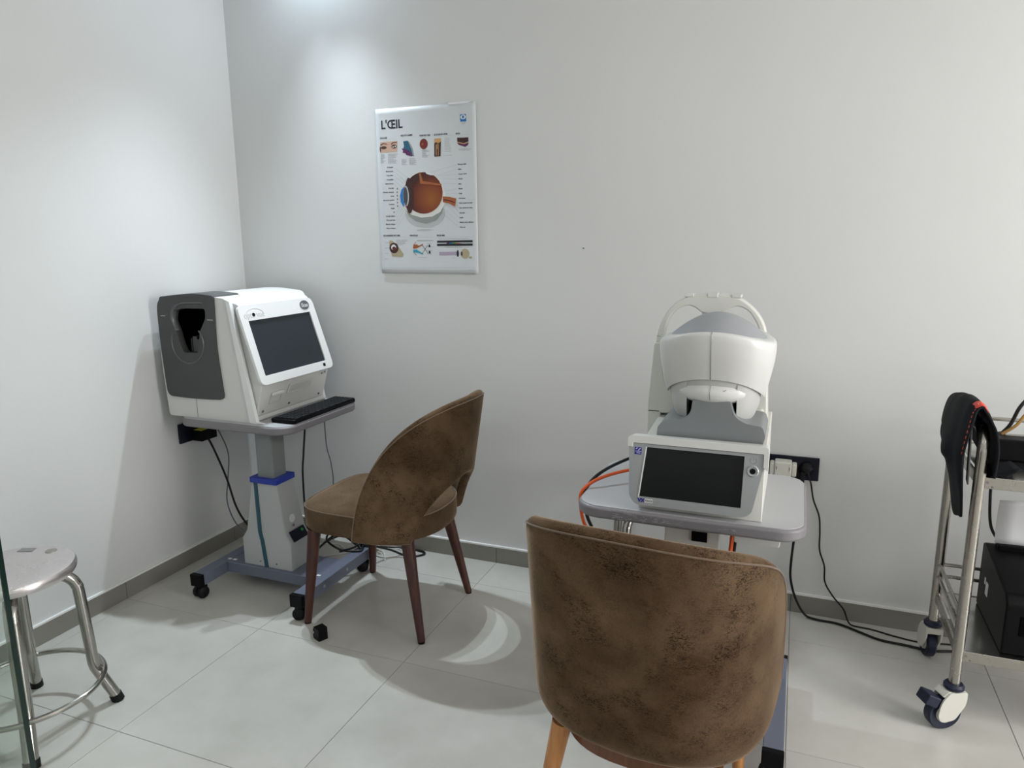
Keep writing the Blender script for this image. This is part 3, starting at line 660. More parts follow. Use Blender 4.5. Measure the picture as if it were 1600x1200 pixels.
# hood rim above the port, chin ring, index ticks
hood = smooth_path([(0.138, -0.575, 1.050), (0.121, -0.577, 1.098), (0.132, -0.577, 1.140), (0.172, -0.577, 1.163), (0.235, -0.577, 1.168), (0.298, -0.577, 1.168)], 6)
hb = NB(); loft(hb, [[(p.x, -0.5755, p.z), (p.x * 0.93 + 0.25 * 0.07, -0.5785, p.z * 0.93 + 1.075 * 0.07), (p.x * 0.84 + 0.25 * 0.16, -0.566, p.z * 0.84 + 1.07 * 0.16)] for p in hood], cap=False, closed=False)
ho = obj('port_hood', hb, 'hood_grey', gpo); hm = ho.modifiers.new('solid', 'SOLIDIFY'); hm.thickness = 0.004
rg = NB(); tube(rg, [(0.196 + 0.081 * math.cos(a), -0.5735, 1.003 + 0.081 * math.sin(a)) for a in [PI * 0.86 + (PI * 1.36) * k / 30 for k in range(31)]], 0.003, 8)
obj('chin_ring', rg, 'hood_grey', gpo)
for (u0, u1, z) in ((0.070, 0.094, 1.107), (0.306, 0.334, 1.098)):
    tk = NB(); bx(tk, u0, u1, -0.5742, -0.573, z, z + 0.0022); obj('eye_line_mark', tk, 'emboss', gpo, smooth=False)
ck = NB(); bx(ck, 0.20, 0.246, -0.55, -0.42, 0.955, 1.028); bx(ck, 0.190, 0.193, -0.55, -0.50, 0.96, 1.02); obj('chin_slot', ck, 'dark_grey_plastic', bo_, bevel=0.002)
nb = NB(); lathe(nb, [(0, -.007), (.004, -.006), (.007, 0), (.004, .006), (0, .007)], (0.247, -0.566, 1.026), 12); obj('forehead_stop', nb, 'cavity_black', gpo)
# screen head: sloping wedge on the +x side
DX, DZ = 0.085, -0.305                      # slope of the bezel going down
hd_prof = round_poly([(0.395, 1.168), (0.438, 1.160), (0.524, 0.848), (0.486, 0.722), (0.46, Z0 + 0.002), (0.44, Z0 + 0.002)], [0.01, 0.015, 0.01, 0.01, 0.006, 0.004], 4)
hh = NB(); prism(hh, hd_prof, -0.548, -0.118, 'xz'); hho = obj('screen_housing', hh, 'white_plastic', scan, bevel=0.008, seg=3)
for s, yy in ((-1, -0.566),):
    wl = NB(); prism(wl, round_poly([(0.398, 1.178), (0.416, 1.172), (0.502, Z0 + 0.006), (0.540, Z0 + 0.0005), (0.47, Z0 + 0.0005)], 0.004, 3), yy - 0.004, yy + 0.012, 'xz')
    obj('corner_rim', wl, 'bezel_white', hho, bevel=0.003)
SM = frame((0.445, -0.578, 1.158), (0, 1, 0), (-DX, 0, -DZ))     # local x = towards the back wall, y = up the slope, z outwards
BW, BH = 0.476, 0.322
bz = NB(); prism(bz, round_poly([(0.0, -0.005), (BW - 0.02, -0.005), (BW, -BH), (0.010, -BH)], [0.03, 0.035, 0.03, 0.03], 6), 0.0, 0.012, 'xy', [[(0.041, -0.068), (0.044, -0.286), (0.432, -0.286), (0.420, -0.068)]])
xf(bz, SM); bzo = obj('screen_bezel', bz, 'bezel_white', scan, bevel=0.004, seg=3)
sn = NB(); prism(sn, [(0.036, -0.063), (0.040, -0.291), (0.438, -0.291), (0.426, -0.063)], 0.001, 0.006, 'xy'); xf(sn, SM); obj('screen', sn, 'screen_blue', scan, smooth=False)
ey_ = NB(); cyl(ey_, (0.077, -0.046, 0.0115), (0.077, -0.046, 0.0135), 0.0075, n=20); xf(ey_, SM); obj('webcam', ey_, 'black_plastic', bzo)
obj('embossed_lettering', text_bm('opt', 0.034, SM @ Matrix.Translation((0.022, -0.057, 0.0120)), 0.0006, sx=0.95), 'emboss', bzo)
obj('embossed_lettering', text_bm('vue', 0.034, SM @ Matrix.Translation((0.092, -0.057, 0.0120)), 0.0006, sx=0.95), 'emboss', bzo)
ar = NB(); tube(ar, [SM @ Vector((0.085 + 0.052 * math.cos(a), -0.052 + 0.030 * math.sin(a), 0.0122)) for a in [PI * 0.1 + PI * 0.8 * k / 14 for k in range(15)]], 0.0008, 6); obj('embossed_arc', ar, 'emboss', bzo)
bd = NB(); prism(bd, [(0.395 + 0.030 * math.cos(a), -0.036 + 0.020 * math.sin(a)) for a in [2 * PI * k / 32 for k in range(32)]], 0.0119, 0.0135, 'xy'); xf(bd, SM); bdo = obj('badge', bd, 'badge_grey', bzo)
obj('badge_lettering', text_bm('iScan', 0.024, SM @ Matrix.Translation((0.395, -0.044, 0.0138)), 0.0003, 'CENTER', 0.0002, 0.9), 'sticker_white', bdo)
sq = NB(); bx(sq, 0.405, 0.421, -0.309, -0.296, 0.0119, 0.0126); xf(sq, SM); obj('sensor_window', sq, 'black_plastic', bzo)
# lower face under the bezel: slopes back in
LM = frame((0.526, -0.545, 0.840), (0, 1, 0), (0.040, 0, 0.125))
sl = NB(); prism(sl, [(0.165, -0.018), (0.315, -0.018), (0.318, -0.060), (0.155, -0.060)], -0.001, 0.0012, 'xy', [[(0.172, -0.024), (0.166, -0.054), (0.309, -0.054), (0.307, -0.024)]]); xf(sl, LM)
obj('handle_frame', sl, 'white_plastic', hho, smooth=False)
sl = NB(); bx(sl, 0.166, 0.309, -0.054, -0.024, 0.0, 0.0008); xf(sl, LM); obj('handle_recess', sl, 'emboss', hho, smooth=False)
sl = NB(); prism(sl, [(0.060, -0.035), (0.125, -0.035), (0.118, -0.082), (0.053, -0.082)], 0, 0.0010, 'xy', [[(0.062, -0.037), (0.055, -0.080), (0.1165, -0.080), (0.123, -0.037)]]); xf(sl, LM); fl_ = obj('drive_flap', sl, 'emboss', hho, smooth=False)
sl = NB(); bx(sl, 0.060, 0.130, -0.046, -0.034, 0.0, 0.008); xf(sl, LM); obj('flap_lip', sl, 'bezel_white', hho, bevel=0.002)
for u in (0.025, 0.185, 0.385):
    d = NB(); cyl(d, (u, -0.107, 0), (u, -0.107, 0.002), 0.005, n=14); xf(d, LM); obj('screw', d, 'screw', hho)
d = NB(); prism(d, [(0.372, -0.012), (0.384, -0.012), (0.378, -0.002)], 0, 0.001, 'xy'); prism(d, [(0.392, -0.002), (0.404, -0.002), (0.398, -0.012)], 0, 0.001, 'xy'); xf(d, LM); obj('port_symbols', d, 'badge_grey', hho)

# keyboard
kb = thing('keyboard', 'black computer keyboard lying along the table edge below the tilted screen', 'keyboard', (0.592, -0.318, 0.6998))
k_ = NB(); prism(k_, rrect(0.118, 0.425, 0.014, 5), 0.0, 0.017, 'xy'); obj('case', k_, 'black_plastic', kb, bevel=0.005, seg=3)
ks = NB()
for i in range(6):
    row = -0.043 + i * 0.0172
    n_ = 18 if i < 5 else 9
    for j in range(n_):
        st_ = 0.405 / n_; y0 = -0.2025 + j * st_
        bx(ks, row, row + 0.0145, y0 + 0.0015, y0 + st_ - 0.0015, 0.0165, 0.0215)
obj('keys', ks, 'key_black', kb, kind='stuff', bevel=0.0012, seg=1)

# ================================================================== CHAIRS
def sgn(a): return -1 if a < 0 else 1
def plan(th, a, b_, n):
    c, s = -math.cos(th), math.sin(th)
    r = (abs(s / a) ** n + abs(c / b_) ** n) ** (-1 / n)
    return r * s, r * c
def shell(a, b_, n, thm, zl, zu, lean, t, nu=72, nv=26, flare=0.0, zref=0.36, taper=0.0):
    """upholstered wrap-around back: th=0 is the rear, +-thm the front ends of the wings"""
    bm = NB(); grid = []
    def mid(th, z):
        x, y = plan(th, a, b_, n); k = max(0.0, math.cos(th)) ** 0.8
        f = 1 + flare * (z - zref) - taper * max(0.0, (zref + 0.10 - z) / 0.10) ** 2
        return Vector((x * f, y * f - lean * (z - zref) * k, z))
    rim_u, rim_l = [], []
    for i in range(nu + 1):
        s = math.sin(PI / 2 * (2 * i / nu - 1)); th = thm * s * 0.9995
        a0, a1 = zl(th), zu(th); e = 0.004
        d = (mid(th + e, a0) - mid(th - e, a0)).normalized(); nrm = Vector((d.y, -d.x, 0))
        if nrm.dot(Vector((mid(th, a0).x, mid(th, a0).y, 0))) < 0: nrm = -nrm
        prof = []
        H = max(a1 - a0, 0.012)
        for j in range(nv + 1):
            v = j / nv; z = a0 + H * (0.5 - 0.5 * math.cos(PI * v))
            ed = min(z - a0, a0 + H - z); q = min(1.0, ed / (t * 0.55)); off = t / 2 * math.sqrt(max(0.0, 1 - (1 - q) ** 2))
            prof.append((mid(th, z), off))
        grid.append(([p + nrm * o_ for p, o_ in prof], [p - nrm * o_ for p, o_ in prof]))
        rim_u.append(mid(th, a0 + H - min(H * 0.5, t * 0.30)) + nrm * (t * 0.495)); rim_l.append(mid(th, a0 + t * 0.2) + nrm * (t * 0.47))
    secs = [o_ + i_[::-1][1:-1] for o_, i_ in grid]
    loft(bm, secs)
    bmesh.ops.remove_doubles(bm, verts=bm.verts, dist=0.0004)
    return bm, rim_u, rim_l
def seat_bm(hw, y0, y1, z0, z1, crown, n=3.0):
    bm = NB(); secs = []
    N = 56; yc, hl = (y0 + y1) / 2, (y1 - y0) / 2
    def out(s):
        pts = []
        for k in range(N):
            t = 2 * PI * k / N; c, q = math.cos(t), math.sin(t)
            e = n if q > 0 else 2.4
            r = (abs(c) ** e + abs(q) ** e) ** (-1 / e); pts.append((hw * r * c * s, yc + hl * r * q * s))
        return pts
    for z, s in ((z0, 0.93), (z0 + 0.004, 0.975), (z0 + 0.014, 0.995), ((z0 + z1) / 2, 1.0), (z1 - 0.012, 0.998), (z1 - 0.004, 0.985), (z1 + 0.002, 0.96), (z1 + 0.35 * crown, 0.85), (z1 + 0.7 * crown, 0.6), (z1 + 0.93 * crown, 0.3), (z1 + crown, 0.04)):
        secs.append([(u, v, z) for u, v in out(s)])
    loft(bm, secs); return bm, [(u, v, z1 - 0.003) for u, v in out(0.996)]

# chair A: brown velvet chair with cut-out back, facing the left scanner
chA = thing('dining_chair', 'brown mottled velvet chair with an arched gap low in its back, by left table', 'chair', (1.042, -0.500, 0), PI / 2)
zlA = lambda th: 0.364 + 0.205 * math.sqrt(max(0.0, 1 - (abs(th) / math.radians(43)) ** 2.0))
THA = math.radians(90)
zuA = lambda th: 0.362 + 0.508 * max(0.0, 1 - (abs(th) / THA) ** 2.65) ** 0.64
bmA, ru, rl = shell(0.243, 0.268, 2.35, THA, zlA, zuA, 0.165, 0.040)
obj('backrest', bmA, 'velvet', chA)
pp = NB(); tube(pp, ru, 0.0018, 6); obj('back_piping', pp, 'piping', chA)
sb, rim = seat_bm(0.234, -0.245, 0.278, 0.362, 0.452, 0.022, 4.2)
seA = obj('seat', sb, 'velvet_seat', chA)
pp = NB(); tube(pp, rim, 0.0022, 6, closed=True); obj('seat_piping', pp, 'piping', seA)
def leg(parent, p0, p1, r0, r1, material, name='leg'):
    b = NB(); d = Vector(p1) - Vector(p0); cyl(b, p0, p1, r0, r1, 20); o = obj(name, b, material, parent)
    f = NB(); q = Vector(p1); cyl(f, q - Vector((0, 0, 0)), (q.x, q.y, 0.0), r1 * 0.92, n=16); obj('glide', f, 'rubber', o); return o
for s in (-1, 1):
    leg(chA, (s * 0.194, 0.204, 0.366), (s * 0.224, 0.238, 0.006), 0.0245, 0.0135, 'mahogany')
    leg(chA, (s * 0.150, -0.155, 0.372), (s * 0.198, -0.225, 0.006), 0.0245, 0.0135, 'mahogany')
# chair B: barrel back chair in the foreground, its back to us
chB = thing('dining_chair', 'brown mottled velvet barrel chair seen from behind in the foreground, oak legs', 'chair', (2.171, -1.150, 0), math.radians(-6))
THB = math.radians(104)
zuB = lambda th: 0.30 + 0.552 * max(0.0, 1 - (abs(th) / THB) ** 2.5) ** 0.42
bmB, ru, rl = shell(0.250, 0.245, 2.9, THB, lambda th: 0.300 + 0.02 * abs(th), zuB, 0.14, 0.045, flare=0.05, zref=0.30, taper=0.10)
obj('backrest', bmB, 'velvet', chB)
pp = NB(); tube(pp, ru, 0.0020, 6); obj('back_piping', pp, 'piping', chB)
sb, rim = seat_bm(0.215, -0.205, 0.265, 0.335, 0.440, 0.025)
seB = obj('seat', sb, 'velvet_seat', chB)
ap = NB(); N = 48
prism(ap, [(0.205 * sgn(math.cos(t)) * abs(math.cos(t)) ** 0.75, 0.01 + 0.232 * sgn(math.sin(t)) * abs(math.sin(t)) ** 0.75) for t in [2 * PI * k / N for k in range(N)]], 0.262, 0.334, 'xy'); obj('apron', ap, 'apron_wood', chB, bevel=0.004)
for s in (-1, 1):
    leg(chB, (s * 0.165, 0.175, 0.30), (s * 0.170, 0.190, 0.006), 0.021, 0.014, 'oak')
    leg(chB, (s * 0.172, -0.185, 0.30), (s * 0.222, -0.215, 0.006), 0.024, 0.015, 'oak')

# ================================================================== STOOLS
def stool(loc, rz, label):
    t = thing('steel_stool', label, 'stool', loc, rz)
    s_ = NB(); lathe(s_, [(0, 0.470), (0.142, 0.470), (0.150, 0.466), (0.156, 0.468), (0.160, 0.476), (0.160, 0.488), (0.155, 0.4955), (0.147, 0.4970), (0.08, 0.4955), (0, 0.495)], n=56); so_ = obj('seat', s_, 'seat_steel', t)
    d = NB(); bx(d, -0.022, 0.022, -0.012, 0.012, 0.4958, 0.4974, Matrix.Translation((-0.062, 0.110, 0)) @ rot('Z', 15)); obj('tape_mark', d, 'tape_grey', so_, smooth=False)
    d = NB(); cyl(d, (0.015, 0.120, 0.4958), (0.015, 0.120, 0.4974), 0.016, n=24); obj('worn_spot', d, 'steel_dull', so_)
    for k in range(4):
        a = PI / 4 + PI / 2 * k; u = Vector((math.cos(a), math.sin(a), 0))
        pts = [(0.02, 0.450), (0.080, 0.449), (0.100, 0.447), (0.117, 0.442), (0.131, 0.433), (0.142, 0.420), (0.149, 0.404), (0.153, 0.380), (0.163, 0.20), (0.165, 0.150), (0.169, 0.128), (0.177, 0.108), (0.214, 0.016)]
        b = NB(); tube(b, [tuple(u * r + Vector((0, 0, z))) for r, z in pts], 0.0160, 16, smooth=3); lo_ = obj('leg', b, 'steel', t)
        f = NB(); p0 = u * 0.2115 + Vector((0, 0, 0.022)); p1 = u * 0.218 + Vector((0, 0, 0.0)); cyl(f, p0, p1, 0.0180, 0.0185, 18); obj('foot_cap', f, 'rubber', lo_)
    r_ = NB(); tube(r_, [(0.193 * math.cos(2 * PI * k / 56), 0.193 * math.sin(2 * PI * k / 56), 0.122) for k in range(56)], 0.0080, 10, closed=True); obj('foot_ring', r_, 'steel', t)
    return t
stA = stool((0.403, -1.490, 0), math.radians(8), 'stainless steel round stool with foot ring, near the glass panel at left')
stB = copy_tree(stA); stB.location = (1.985, -0.245, 0); stB.rotation_euler = (0, 0, math.radians(20))
stB['label'] = 'stainless steel stool pushed behind the table under the white scanner, mostly hidden'

# ================================================================== WHITE SCANNER ON THE RIGHT TABLE
oct_ = thing('tomography_scanner', 'rounded white scanner head with arched headrest and dark touch screen, on right table', 'scanner', (0, 0, 0))
ZT = 0.6995
cons = round_poly([(-0.940, ZT), (-0.938, 0.71), (-0.910, 0.862), (-0.885, 0.874), (-0.520, 0.895), (-0.520, ZT)], [0.003, 0.006, 0.008, 0.02, 0.03, 0.005], 4)
cn = NB(); prism(cn, cons, 2.070, 2.378, 'yz'); cno = obj('base_console', cn, 'cream_plastic', oct_, bevel=0.008, seg=3)
FM = frame((2.212, -0.9405, 0.712), (1, 0, 0), (0, 0.173, 0.985))   # x right, y up the face, z towards the viewer
fr = NB(); prism(fr, round_poly([(-0.163, 0.020), (-0.146, 0.0), (0.124, 0.0), (0.142, 0.012), (0.170, 0.160), (-0.171, 0.160)], [0.02, 0.012, 0.014, 0.012, 0.004, 0.004], 5), 0.0, 0.026, 'xy', [[(-0.137, 0.022), (-0.124, 0.152), (0.118, 0.152), (0.116, 0.022)]])
xf(fr, FM); fro = obj('screen_frame', fr, 'silver_grey_plastic', oct_, bevel=0.005, seg=3)
s2 = NB(); bx(s2, -0.140, 0.122, 0.018, 0.156, 0.008, 0.020); xf(s2, FM); obj('screen', s2, 'screen_green', oct_, smooth=False)
s2 = NB(); prism(s2, [(-0.1395, 0.021), (-0.1265, 0.153), (-0.1235, 0.153), (-0.1365, 0.021)], 0.0255, 0.0270, 'xy'); xf(s2, FM); obj('bright_strip', s2, 'bezel_white', fro, smooth=False)
br = NB(); prism(br, round_poly([(-0.1735, 0.150), (-0.160, 0.150), (-0.160, 0.161), (0.163, 0.161), (0.163, 0.128), (0.1745, 0.120), (0.1745, 0.180), (-0.1735, 0.180)], [0.004, 0.001, 0.003, 0.003, 0.001, 0.004, 0.012, 0.012], 4), -0.03, 0.030, 'xy'); xf(br, FM); obj('top_bar', br, 'white_plastic', oct_, bevel=0.004, seg=3)
lg = NB(); bx(lg, -0.155, -0.137, 0.131, 0.150, 0.0258, 0.0266); xf(lg, FM); lgo = obj('blue_logo', lg, 'print_blue', fro, smooth=False)
lg = NB(); prism(lg, [(-0.153, 0.1445), (-0.1495, 0.1485), (-0.147, 0.1485), (-0.1505, 0.1445)], 0.0266, 0.0270, 'xy'); prism(lg, [(-0.147, 0.141), (-0.141, 0.148), (-0.1385, 0.148), (-0.1445, 0.141)], 0.0266, 0.0270, 'xy'); bx(lg, -0.1535, -0.1385, 0.1385, 0.1396, 0.0266, 0.0270); bx(lg, -0.1495, -0.140, 0.1340, 0.1358, 0.0266, 0.0270); xf(lg, FM); obj('logo_mark', lg, 'sticker_white', lgo, smooth=False)
obj('maker_lettering', text_bm('VX', 0.0125, FM @ Matrix.Translation((-0.139, 0.0085, 0.0262)), 0.0003, bold=0.0008, sx=1.05), 'print_blue', fro, smooth=False)
lb = NB(); bx(lb, -0.122, -0.101, 0.0078, 0.0178, 0.0258, 0.0268); xf(lb, FM); lbo = obj('sticker', lb, 'sticker_white', fro, smooth=False)
obj('sticker_lettering', text_bm('TOUCH', 0.0072, FM @ Matrix.Translation((-0.1215, 0.0105, 0.0270)), 0.0002, sx=0.78), 'print_navy', lbo, smooth=False)
pwm = FM @ Matrix.Translation((0.139, 0.117, 0.0255))
pb = NB(); lathe(pb, [(0.0, 0.0), (0.015, 0.0), (0.015, 0.001), (0.012, 0.0035), (0.0095, 0.0025), (0.0, 0.0025)], n=32); xf(pb, pwm); pbo = obj('power_button', pb, 'silver_grey_plastic', fro)
pb = NB(); lathe(pb, [(0.0056, 0.002), (0.0070, 0.002), (0.0070, 0.0030), (0.0056, 0.0030)], n=32); xf(pb, pwm); obj('button_ring', pb, 'black_plastic', pbo)
pw = NB(); tube(pw, [pwm @ Vector((0.0075 * math.sin(a), 0.026 + 0.0075 * math.cos(a), 0.0003)) for a in [0.6 + (2 * PI - 1.2) * k / 20 for k in range(21)]], 0.0006, 6); bx(pw, -0.0006, 0.0006, 0.028, 0.0345, -0.0002, 0.0006, pwm); obj('power_symbol', pw, 'screw', fro)
# grey travelling base with neck
gb = round_poly([(2.100, 0.881), (2.368, 0.879), (2.374, 0.902), (2.366, 0.927), (2.325, 0.931), (2.296, 0.948), (2.286, 0.985), (2.190, 0.985), (2.186, 0.950), (2.170, 0.930), (2.124, 0.926), (2.102, 0.906)], [0.002, 0.002, 0.006, 0.01, 0.03, 0.03, 0.004, 0.004, 0.03, 0.03, 0.01, 0.006], 5)
gq = NB(); prism(gq, gb, -0.872, -0.70, 'xz'); gbo = obj('travel_base', gq, 'mid_grey_plastic', oct_, bevel=0.004, seg=3)
sh_ = NB(); bx(sh_, 2.112, 2.360, -0.862, -0.60, 0.872, 0.8815); obj('slide_gap', sh_, 'cavity_black', gbo, smooth=False)
dk = NB(); bx(dk, 2.125, 2.360, -0.70, -0.56, 0.893, 0.930); obj('deck', dk, 'cream_plastic', oct_, bevel=0.01, seg=3)
nk = NB(); bx(nk, 2.180, 2.302, -0.84, -0.66, 0.950, 1.06); obj('neck_well', nk, 'cavity_black', gbo, smooth=False)
# head: outer shell with arched lower lip and an inner chin
HC = (2.236, -0.765)
def hsec(hw, df, db, z_of, N=64, nf=2.5):
    pts = []
    for k in range(N):
        t = 2 * PI * k / N; c, s = math.cos(t), math.sin(t); r = (abs(c) ** nf + abs(s) ** nf) ** (-1 / nf)
        x = hw * r * c; y = (df if s < 0 else db) * r * s
        pts.append((HC[0] + x, HC[1] + y, z_of(x, y)))
    return pts
def arch_z(x, y): # lower lip of the outer shell: high in the middle front, lower at the sides
    f = max(0.0, 1 - (abs(x) / 0.126) ** 2.2) if y < 0.02 else 0.0
    return 0.982 + 0.060 * f ** 0.55
zt = lambda z: (lambda x, y: z)
ctrl = [(0.000, 0.126, 0.116, 0.105), (0.30, 0.1365, 0.128, 0.115), (0.60, 0.1455, 0.138, 0.120), (0.85, 0.1490, 0.143, 0.122), (0.95, 0.1485, 0.142, 0.122), (0.985, 0.1455, 0.139, 0.119), (1.0, 0.139, 0.132, 0.112)]
def cat(t):
    for a, b_ in zip(ctrl, ctrl[1:]):
        if t <= b_[0]:
            k = (t - a[0]) / (b_[0] - a[0]); return [a[i] + (b_[i] - a[i]) * k for i in (1, 2, 3)]
    return ctrl[-1][1:]
secs = []
for i in range(19):
    t = i / 18; t = 1 - (1 - t) ** 1.4; hw, df, db = cat(t)
    TOPZ = 1.166
    secs.append(hsec(hw, df, db, lambda x, y, t=t: arch_z(x, y) * (1 - t) + (TOPZ - 0.03 * (x / 0.14) ** 2) * t))
hd_ = NB(); loft(hd_, [[(HC[0] + (x - HC[0]) * .93, HC[1] + (y - HC[1]) * .93, z + 0.012) for x, y, z in secs[0]]] + secs, cap=True)
heado = obj('head_shell', hd_, 'white_plastic', oct_, ang=50)
def liner(bottom):
    secs = []
    for t, hw, df in ((0.0, 0.094, 0.084), (0.10, 0.104, 0.094), (0.30, 0.114, 0.103), (0.6, 0.119, 0.109), (1.0, 0.121, 0.111)):
        secs.append(hsec(hw, df, 0.09, lambda x, y, t=t: bottom * (1 - t) + 1.06 * t, 96))
    b = NB(); loft(b, secs); return b
lin = obj('lower_shell', liner(0.984), 'liner_grey', heado, ang=40)
for s in (-1, 1):
    b = liner(0.922)
    for co, no in (((HC[0] + s * 0.063, 0, 0), (-s, 0, 0)), ((0, 0, 1.03), (0, 0, 1))):
        g = bmesh.ops.bisect_plane(b, geom=b.verts[:] + b.edges[:] + b.faces[:], plane_co=co, plane_no=no, clear_outer=True)
        ed = [e for e in g['geom_cut'] if isinstance(e, bmesh.types.BMEdge)]
        bmesh.ops.edgeloop_fill(b, edges=ed) if False else bmesh.ops.holes_fill(b, edges=b.edges[:], sides=0)
    obj('side_skirt', b, 'liner_grey', heado, ang=40)
ch = NB(); secs = []
for i in range(11):
    f = -PI / 2 * 0.62 + (PI / 2 * 0.62 + PI / 2) * i / 10; r = math.cos(f) ** 0.8 if i < 10 else 0.03
    secs.append([(HC[0] + 0.096 * r * math.cos(t), HC[1] - 0.058 + 0.061 * r * math.sin(t), 1.004 + 0.034 * math.sin(f)) for t in [2 * PI * k / 48 for k in range(48)]])
loft(ch, secs); cho = obj('chin', ch, 'white_plastic', oct_, ang=60)
# seam down the middle of the shell
sv = []
for i in range(19):
    t = i / 18; t = 1 - (1 - t) ** 1.4; hw, df, db = cat(t); sv.append((HC[0] - 0.002, HC[1] - df - 0.0003, arch_z(0, -1) * (1 - t) + 1.166 * t))
smb = NB(); tube(smb, sv, 0.0009, 6); obj('seam', smb, 'screw', heado)
smb = NB(); tube(smb, [(HC[0] - 0.002, HC[1] - d - 0.0002, z) for z, d in ((0.986, 0.1105), (0.995, 0.1172), (1.004, 0.1192), (1.015, 0.1172), (1.026, 0.107))], 0.0008, 6); obj('chin_seam', smb, 'screw', cho)
ov = NB(); tube(ov, [(2.262 + 0.011 * math.cos(a), -0.8785, 1.018 + 0.005 * math.sin(a)) for a in [PI + PI * k / 12 for k in range(13)]], 0.0006, 6); obj('oval_mark', ov, 'screw', cho)
dm = NB(); dsec = []
for i in range(14):
    r = 0.121 * (1 - i / 13) + 0.0015
    dsec.append([(HC[0] + r * math.cos(t) + 0.001, HC[1] + 0.9 * r * math.sin(t), 1.142 + 0.062 * (1 - (r / 0.1225) ** 1.9)) for t in [2 * PI * k / 48 for k in range(48)]])
loft(dm, dsec); obj('dome', dm, 'dome_grey', oct_, ang=60)
# arched headrest
ao = smooth_path([(2.050, 0, 1.075), (2.053, 0, 1.105), (2.060, 0, 1.143), (2.075, 0, 1.180), (2.100, 0, 1.212), (2.132, 0, 1.232), (2.160, 0, 1.239), (2.205, 0, 1.243), (2.255, 0, 1.238), (2.292, 0, 1.223), (2.325, 0, 1.194), (2.346, 0, 1.160), (2.356, 0, 1.120), (2.359, 0, 1.075)], 4)
ai = smooth_path([(2.342, 0, 1.075), (2.340, 0, 1.120), (2.332, 0, 1.150), (2.319, 0, 1.176), (2.301, 0, 1.198), (2.275, 0, 1.209), (2.254, 0, 1.203), (2.233, 0, 1.192), (2.206, 0, 1.187), (2.178, 0, 1.190), (2.159, 0, 1.203), (2.141, 0, 1.208), (2.119, 0, 1.201), (2.094, 0, 1.180), (2.080, 0, 1.150), (2.073, 0, 1.115), (2.070, 0, 1.075)], 4)
hr = NB(); prism(hr, [(p.x, p.z) for p in ao] + [(p.x, p.z) for p in ai], -0.660, -0.615, 'xz'); hro = obj('headrest_arch', hr, 'cream_plastic', oct_, bevel=0.005, seg=3)
for u, w_ in ((2.142, 0.016), (2.206, 0.018), (2.270, 0.016)):
    d = NB(); bx(d, u - w_ * 0.8, u + w_ * 0.8, -0.6615, -0.618, 1.2325, 1.2415 if abs(u - 2.206) > 0.02 else 1.2445); obj('forehead_pad_clip', d, 'white_plastic', hro, bevel=0.002)
d = NB(); bx(d, 2.178, 2.240, -0.655, -0.618, 1.183, 1.190); obj('lower_clip', d, 'white_plastic', hro, bevel=0.002)
for s in (-1, 1):
    ol = [(2.050, 1.10), (2.070, 1.10), (2.080, 0.990), (2.105, 0.960), (2.118, 0.895), (2.034, 0.895), (2.042, 1.0)] if s < 0 else [(2.342, 1.10), (2.359, 1.10), (2.363, 1.0), (2.371, 0.86), (2.371, 0.84), (2.330, 0.84), (2.338, 0.99)]
    sp = NB(); prism(sp, round_poly(ol, 0.006, 3), -0.672, -0.585, 'xz'); spo = obj('headrest_upright', sp, 'cream_plastic', oct_, bevel=0.005, seg=3)
    d = NB(); x0 = 2.048 if s < 0 else 2.340; bx(d, x0 + 0.006, x0 + 0.018, -0.6605, -0.62, 1.118, 1.1190); obj('upright_seam', d, 'screw', spo, smooth=False)
spl = NB(); bx(spl, 2.036, 2.075, -0.672, -0.56, ZT, 0.905); obj('left_foot', spl, 'cream_plastic', oct_, bevel=0.004)

# ================================================================== WALL SOCKETS
sk = thing('wall_socket', 'dark navy multi-gang wall socket plate right of the white scanner', 'socket', (2.448, 0, 0.567))
p_ = NB(); bx(p_, -0.092, 0.090, -0.012, 0, -0.043, 0.043); obj('plate', p_, 'socket_navy', sk, bevel=0.003)
for u in (-0.05, 0.045):
    p_ = NB(); lathe(p_, [(0.022, 0), (0.026, 0), (0.026, 0.002), (0.022, 0.002)], n=28, mtx=Matrix.Translation((u, -0.012, 0)) @ Matrix.Rotation(PI/2, 4, 'X')); obj('socket_ring', p_, 'black_plastic', sk)
ad = thing('plug_adapter', 'white plug adapter in the navy wall socket', 'adapter', (2.415, -0.0125, 0.570))
a_ = NB(); bx(a_, -0.028, 0.030, -0.050, 0, -0.029, 0.029); ado = obj('body', a_, 'caster_white', ad, bevel=0.005, seg=3)
a_ = NB(); bx(a_, -0.044, -0.028, -0.046, -0.004, -0.023, 0.022); obj('end_face', a_, 'caster_white', ad, bevel=0.004, seg=2)
a_ = NB(); bx(a_, 0.030, 0.047, -0.046, -0.004, -0.023, 0.022); obj('end_face', a_, 'caster_white', ad, bevel=0.004, seg=2)
a_ = NB(); bx(a_, -0.022, -0.019, -0.0506, -0.0498, 0.0, 0.012); bx(a_, 0.021, 0.024, -0.0506, -0.0498, 0.0, 0.012); obj('grip_slot', a_, 'screw', ado, smooth=False)
pl = thing('power_plug', 'black round power plug in the navy socket with two cords hanging', 'plug', (2.497, -0.0145, 0.573))
a_ = NB(); lathe(a_, [(0, 0), (0.021, 0), (0.021, 0.012), (0.015, 0.022), (0.010, 0.036), (0, 0.037)], n=24, mtx=Matrix.Rotation(PI/2, 4, 'X')); obj('plug_body', a_, 'cable_black', pl)
a_ = NB(); bx(a_, -0.020, -0.006, -0.030, -0.006, -0.052, -0.010); obj('flat_plug', a_, 'cable_black', pl, bevel=0.003)
